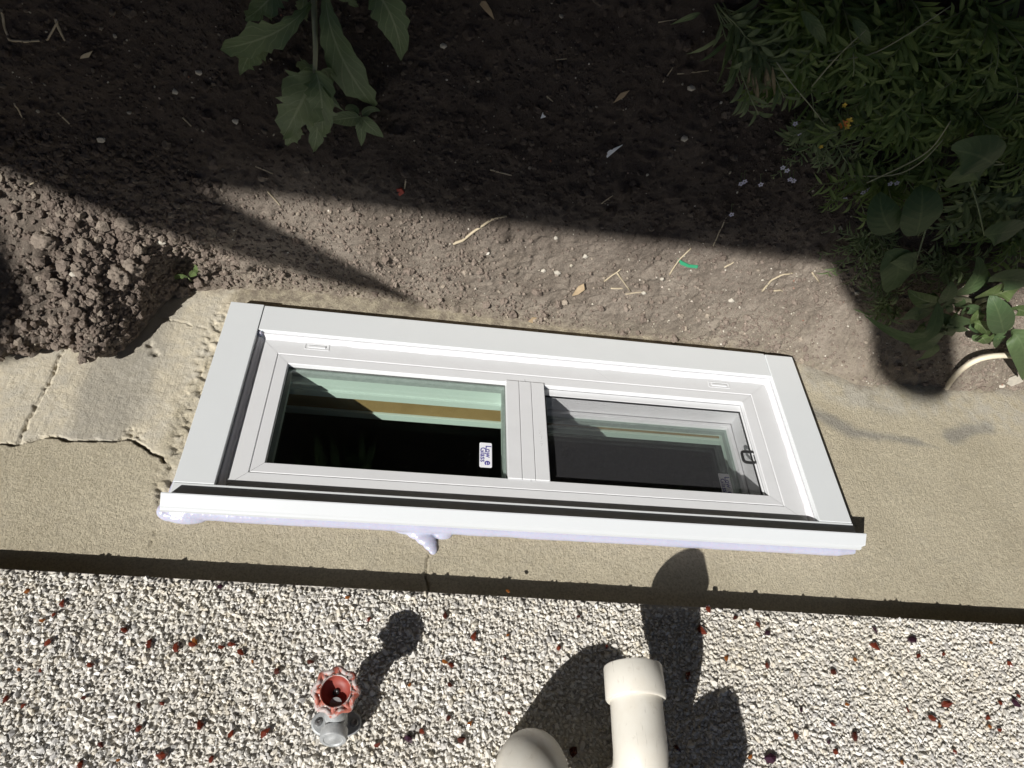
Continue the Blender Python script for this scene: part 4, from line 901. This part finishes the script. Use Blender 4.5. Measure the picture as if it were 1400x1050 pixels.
# weed bed at the right: one plant per root
def stem_weed(name, label, root_px, n_st, ang, spread, length, ztop, lw, ll, mat, seed, per=14, group=None, stem_r=1.1, droop=0.35):
    rs = random.Random(seed); root = gp(*root_px); gz = float(root[2])
    o = empty(name, tuple(root), label, 'weed', group)
    big = []; rest = MB(); st = MB()
    for s_ in range(n_st):
        a = math.radians(ang + rs.uniform(-spread, spread)); L = rs.uniform(*length); zt = gz + rs.uniform(*ztop)
        rp = (root_px[0] + rs.uniform(-9, 9), root_px[1] + rs.uniform(-9, 9)); r0 = onZ(*rp, gz)
        tp_ = (rp[0] + L * math.cos(a), rp[1] + L * math.sin(a)); t0 = onZ(*tp_, zt); mid = (r0 + t0) / 2 + np.array([rs.uniform(-.01, .01), rs.uniform(-.01, .01), rs.uniform(.01, .03)])
        path = [r0 * (1 - t) * (1 - 2 * t) + mid * 4 * t * (1 - t) + t0 * t * (2 * t - 1) for t in np.linspace(0, 1, 9)]
        sr = psize(mid, stem_r) * rs.uniform(0.7, 1.3); st.tube(path, [sr * (1.15 - 0.7 * k / 8) for k in range(9)], 5)
        for k in range(per):
            t = 0.12 + 0.88 * (k + rs.random()) / per; i = min(7, int(t * 8)); f_ = t * 8 - i; p = path[i] * (1 - f_) + path[i + 1] * f_
            tg = path[i + 1] - path[i]; tg /= np.linalg.norm(tg) + 1e-9; sd = np.cross(tg, ZA); sd /= np.linalg.norm(sd) + 1e-9
            sg = 1 if k % 2 else -1; dr = tg * rs.uniform(0.25, 0.9) + sd * sg * rs.uniform(0.35, 1.0) + ZA * rs.uniform(-0.15, 0.5); dr /= np.linalg.norm(dr)
            le = psize(p, rs.uniform(*ll)) * (1.1 - 0.45 * t); hw = psize(p, rs.uniform(*lw)) / 2 * (1.1 - 0.35 * t)
            e = p + dr * le - ZA * le * droop * rs.uniform(0.2, 1.2); e[2] = max(e[2], gz + 0.002); m_ = p + dr * le * 0.55
            b = rest
            if hw * 2 > psize(p, 9.0) and len(big) < 24: b = MB(); big.append(b)
            leaf_geo(b, [p, m_, e], hw, shape='lance', fold=rs.uniform(0.1, 0.5), wave=0.08, n=6, roll=rs.uniform(-0.6, 0.6), rnd=rs.random(), m=1)
    st.build('stems', M_STEM, o, smooth=True)
    f_o = rest.build('foliage', mat, o, smooth=True); tag(f_o, kind='stuff')
    for b in big: b.build('leaf', mat, o, smooth=True)
    return o
weeds = [
 ('willow_weed', 'leafy weed flopped over bare soil, with hanging straw-coloured dead leaves', (985, 10), 13, 48, 26, (70, 165), (.02, .07), (5, 9), (30, 60), M_LEAF_B2, 1),
 ('willow_weed', 'narrow-leaved weed with long pale bare stems running through it', (1075, -25), 13, 70, 40, (50, 140), (.02, .08), (4.5, 9), (30, 60), M_LEAF_B, 2),
 ('willow_weed', 'bright narrow-leaved weed above the orange flower', (1150, -20), 14, 85, 45, (60, 160), (.02, .08), (4.5, 9), (28, 60), M_LEAF_B, 3),
 ('willow_weed', 'tangled narrow-leaved weed behind the white starry flowers', (1235, -10), 14, 95, 50, (60, 170), (.02, .09), (4.5, 9), (28, 60), M_LEAF_B, 4),
 ('willow_weed', 'olive narrow-leaved weed rising at the far edge of the weed bed', (1330, -10), 14, 100, 55, (60, 170), (.02, .09), (4.5, 9), (28, 60), M_LEAF_B, 5),
 ('willow_weed', 'greyish narrow-leaved weed between the orange flower and the big heart leaves', (1140, 130), 12, 70, 80, (40, 110), (.01, .05), (3.5, 7), (16, 34), M_LEAF_B2, 6),
 ('willow_weed', 'olive weed with fine curling leaves above the two dark heart leaves', (1235, 140), 15, 80, 80, (50, 130), (.02, .07), (4, 8), (26, 52), M_LEAF_B, 7),
 ('willow_weed', 'tall narrow weed with long thin stems above the single broad heart leaf', (1320, 120), 15, 90, 80, (50, 130), (.02, .07), (4, 8), (26, 52), M_LEAF_B, 8),
 ('willow_weed', 'dense narrow-leaved weed at the outer side of the broad heart leaf', (1400, 150), 13, 110, 70, (50, 130), (.02, .07), (4, 8), (26, 52), M_LEAF_B, 9),
 ('willow_weed', 'weed with twisted silvery leaf tips beneath the broad heart leaf', (1330, 250), 14, 80, 90, (30, 100), (.01, .06), (5, 8.5), (18, 38), M_LEAF_B2, 10),
 ('feathery_weed', 'fine feathery weed on bare soil with tiny white starry flowers', (1100, 160), 16, 60, 75, (30, 100), (.005, .03), (1.6, 3.0), (9, 20), M_LEAF_B2, 11),
 ('feathery_weed', 'wispy low weed below the orange flower at the edge of the bare soil', (1165, 215), 16, 60, 85, (25, 85), (.005, .03), (1.6, 3.0), (9, 20), M_LEAF_B, 12),
 ('feathery_weed', 'low fine-leaved weed spilling onto the sunlit soil edge', (1190, 310), 17, 110, 80, (25, 90), (.005, .03), (2.0, 3.6), (10, 22), M_LEAF_B2, 13),
 ('feathery_weed', 'short spiky weed under the yellow flower', (1290, 345), 14, 80, 100, (20, 70), (.005, .04), (2.6, 5.0), (12, 24), M_LEAF_B2, 14),
 ('willow_weed', 'narrow-leaved weed rooted among the broad round leaves beside the yellow flower', (1375, 300), 12, 90, 90, (30, 90), (.01, .05), (4, 7), (16, 34), M_LEAF_B, 15),
 ('feathery_weed', 'spiky sprig lying on the edge of the rounded shadow', (1212, 405), 7, 150, 100, (12, 40), (.004, .02), (2.2, 3.6), (14, 24), M_LEAF_B2, 16),
 ('willow_weed', 'narrow-leaved weed filling the gap above the white starry flowers', (1285, 60), 14, 90, 80, (50, 130), (.02, .08), (4.5, 9), (26, 56), M_LEAF_B, 21),
 ('willow_weed', 'pale olive narrow-leaved weed on the outer rim of the weed bed', (1385, 40), 14, 100, 80, (50, 140), (.02, .08), (4.5, 9), (26, 56), M_LEAF_B, 22),
 ('willow_weed', 'narrow-leaved weed crowding round the twin dark heart leaves', (1215, 225), 15, 80, 100, (30, 100), (.01, .05), (3.5, 7), (20, 44), M_LEAF_B, 23),
 ('willow_weed', 'narrow-leaved weed beneath the outermost heart leaf', (1395, 245), 13, 100, 90, (30, 100), (.01, .05), (4, 8), (20, 46), M_LEAF_B2, 24),
 ('willow_weed', 'leggy narrow-leaved weed crossed by two long pale stems', (1195, 60), 14, 80, 90, (40, 120), (.02, .06), (4.5, 8.5), (26, 54), M_LEAF_B, 25),
 ('willow_weed', 'mid-green narrow-leaved weed next to the withered hanging leaves', (1085, 60), 13, 60, 80, (40, 110), (.02, .06), (4.5, 8.5), (26, 54), M_LEAF_B, 26),
]
PL = []
for nm, lb, rp, ns, an, sp, ln, zt, lw, ll, mt, sd in weeds:
    PL.append((rp, stem_weed(nm, lb, rp, ns + 3, an, sp, ln, zt, lw, ll, mt, sd, per=15 if nm[0] == 'w' else 17, stem_r=1.1 if nm[0] == 'w' else 0.6)))
for pts in ([(1110, 118, .03), (1135, 88, .05), (1160, 62, .06), (1185, 40, .06)], [(1120, 84, .04), (1190, 78, .05), (1240, 48, .06), (1300, 8, .06)], [(1062, 85, .05), (1085, 118, .05), (1105, 140, .04), (1128, 170, .03)], [(1185, 250, .02), (1240, 225, .04), (1275, 205, .05), (1300, 165, .06)], [(1160, 240, .01), (1225, 242, .03), (1262, 222, .045), (1290, 190, .05)]):
    stemtube(PL[1][1], pts, 1.0, M_STEMP)
for k in range(9):   # withered hanging leaves
    a = random.uniform(1024, 1066); c_ = random.uniform(84, 112); d = random.uniform(-9, 7)
    leaf(PL[0][1], [(a, c_, .045), (a + d * 0.7, c_ + 22, .04), (a + d * 1.2, c_ + random.uniform(30, 55), .0)], random.uniform(3, 5), M_WITHER, name='withered_leaf', shape='lance', n=8, roll=random.uniform(-1, 1), fold=0.6)
leaf(PL[0][1], [(958, 18, .03), (940, 24, .03), (916, 34, .0)], 9, M_LEAF_B2, shape='lance', n=8)
leaf(PL[0][1], [(1030, 66, .04), (1018, 68, .045), (1004, 68, .03)], 8, M_LEAF_B2, shape='lance', n=8)
leaf(PL[0][1], [(1015, 84, .04), (1003, 92, .03), (990, 92, .01)], 9, M_LEAF_B2, shape='lance', n=8)
leaf(PL[1][1], [(1095, 15, .05), (1115, 38, .06), (1130, 64, .04)], 17, M_LEAF_C, shape='lance', n=10, fold=0.15)
leaf(PL[3][1], [(1165, 25, .05), (1180, 45, .06), (1190, 66, .04)], 15, M_LEAF_C, shape='lance', n=10, fold=0.15)
# flowers
def near(px, py): return min(PL, key=lambda q_: (q_[0][0] - px) ** 2 + (q_[0][1] - py) ** 2)[1]
fl_me = None
for px, py in ((1180, 115), (1225, 158), (1092, 182), (1087, 169), (1013, 251), (1018, 248), (1040, 252), (1070, 229), (1076, 233), (1080, 245), (1085, 247), (1180, 263), (1188, 259), (1217, 251), (1226, 250), (1155, 272), (1000, 293)):
    par = near(px, py); p = onZ(px, py, 0.02); r_ = psize(p, 4.0); b = MB()
    for k in range(5):
        a = 2 * math.pi * k / 5 + px; d = np.array([math.cos(a), math.sin(a), 0.25]); leaf_geo(b, [p, p + d * r_ * 0.6, p + d * r_ - ZA * r_ * 0.1], r_ * 0.36, shape='ovate', n=4, m=1, fold=0.1)
    fl = b.build('flower', M_PETAL, par, smooth=True)
    b = MB(); b.lathe(p, (0, 0, 1), [(-0.0005, 0.0008), (0.0008, 0.0008), (0.0012, 0)], 8); b.tube([p, p + np.array([.003, .004, -.018]), gp(px + 3, py - 14)], 0.0005, 5); b.build('flower_stalk', M_STEM, fl)
for px, py, mt, r0 in ((1152, 168, M_ORANGE, 7), (1160, 164, M_YELLOW, 6), (1158, 172, M_YELLOW, 5), (1122, 200, M_YELLOW, 3.5), (1154, 143, M_YELLOW, 4)):
    par = near(px, py); p = onZ(px, py, 0.035); r_ = psize(p, r0); b = MB()
    for k in range(5):
        a = 2 * math.pi * k / 5 + px; d = np.array([math.cos(a), math.sin(a), 0.5]); leaf_geo(b, [p, p + d * r_ * 0.6, p + d * r_], r_ * 0.3, shape='ovate', n=4, m=1)
    fl = b.build('flower', mt, par, smooth=True); b = MB(); b.tube([p, p + np.array([.003, .004, -.02]), gp(px + 4, py - 16)], 0.0006, 5); b.build('flower_stalk', M_STEM, fl)
p = onZ(1326, 388, 0.03); par = PL[13][1]; b = MB(); r_ = psize(p, 11)
for k in range(14):
    a = 2 * math.pi * k / 14; d = np.array([math.cos(a), math.sin(a), 0.35]); leaf_geo(b, [p, p + d * r_ * 0.6, p + d * r_], r_ * 0.09, shape='lance', n=3, m=1)
fl = b.build('flower', M_YELLOW, par, smooth=True); b = MB(); b.tube([p, p + np.array([.0, .004, -.018]), gp(1326, 370)], 0.0008, 5); b.build('flower_stalk', M_STEM, fl)
# broad heart leaves over the weeds
root = gp(1300, 190); wh_ = empty('heart_leaf_vine', tuple(root), 'vine with big dark heart-shaped leaves spread over the narrow weeds', 'weed')
HL = dict(shape='round', fold=0.12, wave=0.05, n=14, cup=-0.1)
heart = [([(1222, 318, .05), (1208, 296, .06), (1203, 262, .045)], 44), ([(1252, 322, .055), (1260, 288, .07), (1260, 252, .055)], 54), ([(1358, 225, .07), (1335, 212, .08), (1300, 205, .06)], 62), ([(1350, 228, .06), (1322, 240, .06), (1298, 256, .04)], 46),
         ([(1346, 322, .06), (1372, 318, .065), (1400, 312, .05)], 44), ([(1210, 345, .045), (1228, 368, .05), (1212, 400, .02)], 46), ([(1254, 352, .05), (1236, 362, .055), (1216, 368, .04)], 40)]
for pts, w_ in heart: leaf(wh_, pts, w_, M_LEAF_C, **HL)
for pts in ([(1300, 190, float(root[2])), (1285, 250, .03), (1255, 322, .055)], [(1300, 190, float(root[2])), (1250, 270, .03), (1222, 318, .05)], [(1300, 190, float(root[2])), (1340, 215, .04), (1380, 224, .065), (1358, 225, .07)], [(1300, 190, float(root[2])), (1335, 270, .04), (1346, 322, .06)], [(1300, 190, float(root[2])), (1270, 300, .03), (1254, 352, .05)]):
    stemtube(wh_, pts, 1.5, M_STEM, name='vine_stem')
# round-leaved plant by the wall
root = gp(1335, 415); wr = empty('round_leaf_weed', tuple(root), 'broad round-leaved weed with pale thick leaf stalks near the cream tube', 'weed'); gz = float(root[2])
RL = dict(shape='ovate', fold=0.12, wave=0.05, n=14)
for pts, w_, mt in (
    ([(1282, 412, .06), (1258, 462, .085), (1183, 432, .06)], 24, M_LEAF_C), ([(1275, 425, .05), (1250, 432, .055), (1226, 438, .035)], 22, M_LEAF_C), ([(1274, 418, .05), (1254, 424, .06), (1238, 432, .05)], 22, M_LEAF_C),
    ([(1254, 450, .06), (1270, 466, .065), (1292, 456, .05)], 40, M_LEAF_C), ([(1276, 470, .055), (1270, 484, .05), (1250, 494, .02)], 18, M_LEAF_C),
    ([(1283, 413, .05), (1262, 410, .06), (1241, 396, .05)], 25, M_LEAF_L), ([(1288, 415, .05), (1297, 400, .06), (1300, 385, .06)], 22, M_LEAF_C), ([(1300, 404, .05), (1334, 385, .065), (1336, 350, .06)], 27, M_LEAF_C),
    ([(1345, 405, .06), (1370, 400, .08), (1405, 385, .07)], 48, M_LEAF_L), ([(1358, 385, .08), (1384, 382, .09), (1412, 390, .08)], 44, M_LEAF_C), ([(1372, 455, .06), (1366, 430, .085), (1354, 402, .07)], 34, M_LEAF_C), ([(1380, 448, .05), (1365, 450, .05), (1348, 442, .03)], 28, M_LEAF_C),
    ([(1382, 452, .05), (1400, 480, .07), (1398, 520, .04)], 34, M_LEAF_C), ([(1330, 440, .04), (1345, 448, .045), (1350, 462, .02)], 16, M_LEAF_L), ([(1300, 432, .04), (1315, 440, .045), (1338, 438, .03)], 18, M_LEAF_C), ([(1290, 428, .03), (1305, 446, .04), (1325, 452, .02)], 16, M_LEAF_C), ([(1330, 458, .03), (1340, 464, .03), (1352, 463, .015)], 11, M_LEAF_C),
    ([(1382, 425, .06), (1396, 424, .07), (1412, 432, .06)], 22, M_LEAF_L)):
    leaf(wr, pts, w_, mt, **RL)
rl = random.Random(5)
for k in range(26):
    a = rl.uniform(1268, 1372); c_ = rl.uniform(398, 458); th = rl.uniform(0, 6.28); L_ = rl.uniform(20, 38); z_ = rl.uniform(.012, .04)
    leaf(wr, [(a, c_, z_), (a + L_ * .5 * math.cos(th), c_ + L_ * .35 * math.sin(th), z_ + .012), (a + L_ * math.cos(th), c_ + L_ * .7 * math.sin(th), z_ - .004)], rl.uniform(9, 19), M_LEAF_C if k % 4 else M_LEAF_L, **RL)
for pts in ([(1335, 415, gz), (1310, 410, .03), (1283, 412, .05)], [(1335, 415, gz), (1340, 412, .03), (1350, 408, .055)], [(1350, 425, gz), (1370, 435, .03), (1382, 450, .05)], [(1340, 420, gz), (1360, 412, .04), (1385, 424, .06)], [(1330, 412, gz), (1310, 408, .04), (1300, 404, .05)]):
    stemtube(wr, pts, 4.0, M_STEMP, name='leaf_stalk')

# ------------------------------------------------------------------ litter on the soil
def litter(name, label, cat, pts, rpx, mat, group=None, lift=0.5, squash=None):
    P = []; n = 6
    for (a, c_), (d, e) in zip(pts[:-1], pts[1:]):
        for k in range(n): P.append(gp(a + (d - a) * k / n, c_ + (e - c_) * k / n))
    P.append(gp(*pts[-1])); r_ = psize(P[0], rpx)
    zz = np.array([p[2] for p in P]); zs = np.convolve(np.pad(zz, 3, 'edge'), np.ones(7) / 7, 'valid'); zs = np.maximum(zs, zz - r_ * 0.3)
    P = [np.array([p[0], p[1], z + r_ * lift]) for p, z in zip(P, zs)]
    base = np.array(P[0]); b = MB(); b.tube(P, [r_ * (1 - 0.35 * k / len(P)) for k in range(len(P))], 7, True, squash); return tag(b.build(name, mat, None, smooth=True, loc=base), label, cat, group)
litter('twig', 'curved tan twig with a hooked end on the shadow edge', 'twig', [(620, 332), (632, 328), (650, 314), (672, 300), (693, 295)], 2.2, M_STRAW)
litter('grass_stalk', 'straight thin stalk standing across the shadow edge above the trim corner', 'stalk', [(975, 336), (983, 318), (993, 297)], 1.1, M_STRAW)
litter('grass_stalk', 'thin stalk pointing at the green plastic scrap', 'stalk', [(915, 376), (928, 355), (945, 339)], 1.3, M_STRAW)
litter('twig', 'pale forked twig close to the weed shadow edge', 'twig', [(1042, 398), (1055, 382), (1066, 376), (1084, 373)], 1.5, M_STRAW)
litter('grass_stalk', 'short pale stalk lying under the forked twig', 'stalk', [(1052, 398), (1066, 396), (1070, 398)], 1.4, M_STRAW)
litter('dead_stalk', 'bent hollow dead stalk in the deep shade far from the weeds', 'stalk', [(2, 12), (6, 35), (14, 53), (40, 55), (66, 53), (80, 28)], 2.0, M_STRAW)
litter('dead_stalk', 'short snapped stalk beside the bent hollow stalk', 'stalk', [(76, 25), (82, 40), (90, 54)], 2.2, M_STRAW)
dry = 'small piece of dry straw lying on the bare soil'; dg_ = 'bits of straw on the soil'
for pts in ([(20, 140), (33, 163)], [(80, 153), (98, 172)], [(349, 228), (373, 238)], [(366, 262), (384, 282)], [(906, 112), (920, 92)], [(926, 101), (969, 97)], [(822, 275), (838, 265)], [(670, 232), (700, 240)], [(843, 372), (862, 398)], [(826, 384), (848, 368)], [(835, 394), (852, 394)], [(855, 402), (884, 398)], [(555, 245), (553, 258)], [(747, 130), (756, 138)], [(250, 160), (262, 172)], [(775, 80), (760, 82)], [(1110, 372), (1120, 385)], [(900, 30), (925, 26)], [(33, 258), (50, 248)], [(990, 365), (1003, 358)]):
    litter('straw_bit', dry, 'straw', pts, random.uniform(0.8, 1.4), M_STRAW, dg_)
def flake(name, label, cat, outline, mat, th=0.0012, lift=0.0015, group=None, tilt=0.0):
    P = [gp(a, c_) for a, c_ in outline]; c_ = np.mean(P, 0); z0 = max(p[2] for p in P) * 0.5 + c_[2] * 0.5 + lift
    n = len(P); V = [(p[0], p[1], z0 + tilt * (p[0] - c_[0])) for p in P]; V += [(x, y, z - th) for x, y, z in V]
    area = sum(V[i][0] * V[(i + 1) % n][1] - V[(i + 1) % n][0] * V[i][1] for i in range(n))
    F = [tuple(range(n)), tuple(range(n, 2 * n))[::-1]] + [(i, n + i, n + (i + 1) % n, (i + 1) % n) for i in range(n)]
    if area < 0: F = [f_[::-1] for f_ in F]
    b = MB(); b.add(V, F); return tag(b.build(name, mat, None, loc=c_), label, cat, group)
flake('plastic_shard', 'long white triangular plastic offcut lying on shaded soil', 'offcut', [(851, 196), (827, 209), (830, 216)], M_WHITEPL, tilt=0.15)
flake('plastic_scrap', 'tiny white plastic scrap on shaded soil', 'scrap', [(742, 152), (746, 158), (739, 160)], M_WHITEPL)
flake('red_chip', 'small red chip lying on the shaded soil', 'chip', [(542, 258), (549, 256), (553, 262), (547, 267), (543, 264)], M_REDCHIP, 0.003)
flake('green_scrap', 'thin green plastic scrap on the sunlit soil', 'scrap', [(926, 352), (934, 357), (942, 361), (954, 362), (953, 366), (941, 365), (930, 360)], M_GREENPL)
flake('dry_leaf', 'curled tan dry leaf bit on the sunlit soil beside the twigs', 'leaf', [(782, 403), (790, 392), (798, 386), (799, 392), (790, 400)], M_DRYLEAF, tilt=0.4, lift=0.003)
flake('dry_leaf', 'small tan dry leaf scrap just above the sill trim', 'leaf', [(722, 437), (728, 432), (734, 434), (728, 440)], M_DRYLEAF, lift=0.003)
flake('dry_leaf', 'slender cream husk beside the dead stalks', 'leaf', [(103, 82), (116, 72), (130, 65), (124, 75)], M_STRAW, tilt=0.3, lift=0.002)
flake('dry_leaf', 'dry folded leaf in the shade above the plastic offcut', 'leaf', [(838, 140), (848, 126), (860, 121), (852, 131)], M_DRYLEAF, tilt=0.3, lift=0.003)
flake('dry_leaf', 'brown ribbed dead leaf at the far side of the soil', 'leaf', [(652, 2), (664, 0), (672, 12), (676, 24), (664, 14)], M_DRYLEAF, tilt=0.3, lift=0.003)
flake('mortar_flake', 'pale flat flake of mortar beside the cream tube', 'flake', [(1372, 520), (1390, 508), (1396, 516), (1381, 525)], M_PEB, 0.004)
for px, py, rp in ((743, 370, 4), (880, 400, 4), (762, 372, 5), (220, 330, 8), (104, 368, 5), (40, 365, 5), (260, 350, 4), (800, 350, 4), (1000, 410, 5), (905, 380, 4), (1172, 400, 4), (760, 325, 4), (1368, 523, 5), (100, 300, 5), (1262, 412, 3), (322, 165, 5), (240, 125, 5), (140, 190, 6), (945, 120, 6), (935, 187, 6), (272, 98, 5), (606, 61, 5)):
    p = gp(px, py); rr = psize(p, rp); v, f = ICO1; vv = v * (1 + 0.22 * rng.uniform(-1, 1, (len(v), 1))) * rr * np.array([1, .8, .6]) + p + ZA * rr * 0.25
    tag(np_mesh('pale_pebble', vv, f, M_PEB, loc=p), 'small pale pebble half sunk in the bare soil', 'pebble', 'pale pebbles in the soil')
# cream tube arching out of the soil
P = [onZ(1292, 533, 0.022), onZ(1302, 518, 0.034), onZ(1316, 503, 0.040), onZ(1336, 491, 0.042), onZ(1360, 486, 0.042), onZ(1385, 486, 0.036), onZ(1420, 492, 0.02), onZ(1450, 500, -0.01)]
T_ = np.linspace(0, 1, 30); P = [np.array([np.interp(t, np.linspace(0, 1, len(P)), [p_[i] for p_ in P]) for i in range(3)]) for t in T_]
for _ in range(3): P = [P[0]] + [(P[i - 1] + 2 * P[i] + P[i + 1]) / 4 for i in range(1, len(P) - 1)] + [P[-1]]
b = MB(); b.tube(P, 0.0048, 12); tag(b.build('cream_tube', M_CREAM, None, smooth=True, auto=50, loc=P[0]), 'cream plastic tube arching over the soil against the foundation', 'tube')

# ------------------------------------------------------------------ unseen fence, added across the side yard to shade the soil
fence = empty('added_shade_fence', (0, 1.5, -0.03), 'added unseen board fence with round-topped posts that casts shade on the soil', 'fence')
FT = 1.665; bw = 0.14; FYY = 1.5
bm_me = None
for i in range(46):
    x = -3.2 + i * bw
    if bm_me is None:
        b = MB(); b.box(-bw / 2 + 0.0003, bw / 2 - 0.0003, -0.009, 0.009, -0.12, FT + 0.03, 0.002); o = b.build('board', M_FENCE, None); bm_me = o.data; o.parent = fence
    else: o = bpy.data.objects.new('board', bm_me); link(o, fence)
    o.location = (x, 0, random.uniform(-0.004, 0.004))
for z in (0.35, 1.35):
    b = MB(); b.box(-3.27, 3.2, 1.512, 1.55, z, z + 0.09, 0.004); b.build('rail', M_FENCE, fence)
pm = None
for x in (-2.195, -0.69, 0.75, 2.19):  # tall left post shaped to shade the left edge of the soil
    b = MB(); N = 20; hw = 0.066; zt = 1.70 if x > -1 else 1.985; prof = [(-hw, -0.15), (hw, -0.15), (hw, zt - 0.075)] + [(hw * math.cos(t), zt - 0.075 + 0.075 * math.sin(t)) for t in np.linspace(0, math.pi, N)][1:-1] + [(-hw, zt - 0.075)]
    n = len(prof); V = [(x + a, 1.395, z) for a, z in prof] + [(x + a, 1.489, z) for a, z in prof]
    b.add(V, [tuple(range(n)), tuple(range(n, 2 * n))[::-1]] + [(i, n + i, n + (i + 1) % n, (i + 1) % n) for i in range(n)]); b.build('post', M_FENCE, fence)
pole_b = np.array([-3.40, 1.44, -0.03]); tipp = np.array([-1.655, 1.46, 1.87]); dd = tipp - pole_b
b = MB(); b.tube([pole_b + dd * t for t in (0, .3, .6, .86, .90, .95, 1.0)], [.055, .056, .058, .058, .052, .034, .003], 12); tag(b.build('added_shadow_pole', M_FENCE, None, smooth=True, loc=pole_b), 'added unseen pointed pole leaning on the fence to cast a finger of shadow', 'pole')  # unseen pole, added and tapered to cast the pointed shadow

# unseen plank, added to cast the rounded shadow of the camera holder
b = MB(); N = 18; hw = 0.074; L = 2.09; prof = [(-hw, 0), (hw, 0), (hw, L - hw)] + [(hw * math.cos(t), L - hw + hw * math.sin(t)) for t in np.linspace(0, math.pi, N)][1:-1] + [(-hw, L - hw)]
n = len(prof); lean = math.radians(-13); base = np.array([-0.318, 1.44, -0.03]); ca, sa = math.cos(lean), math.sin(lean)
tr_ = lambda a, z, y: (base[0] + a * ca + z * sa, base[1] + y + 0.018 * z, base[2] + z * ca - a * sa)
V = [tr_(a, z, 0.0) for a, z in prof] + [tr_(a, z, 0.02) for a, z in prof]
b.add(V, [tuple(range(n)), tuple(range(n, 2 * n))[::-1]] + [(i, n + i, n + (i + 1) % n, (i + 1) % n) for i in range(n)])
tag(b.build('added_shadow_plank', M_FENCE, None, loc=base), 'added unseen round-ended plank standing in for the shadow of the camera holder', 'plank')
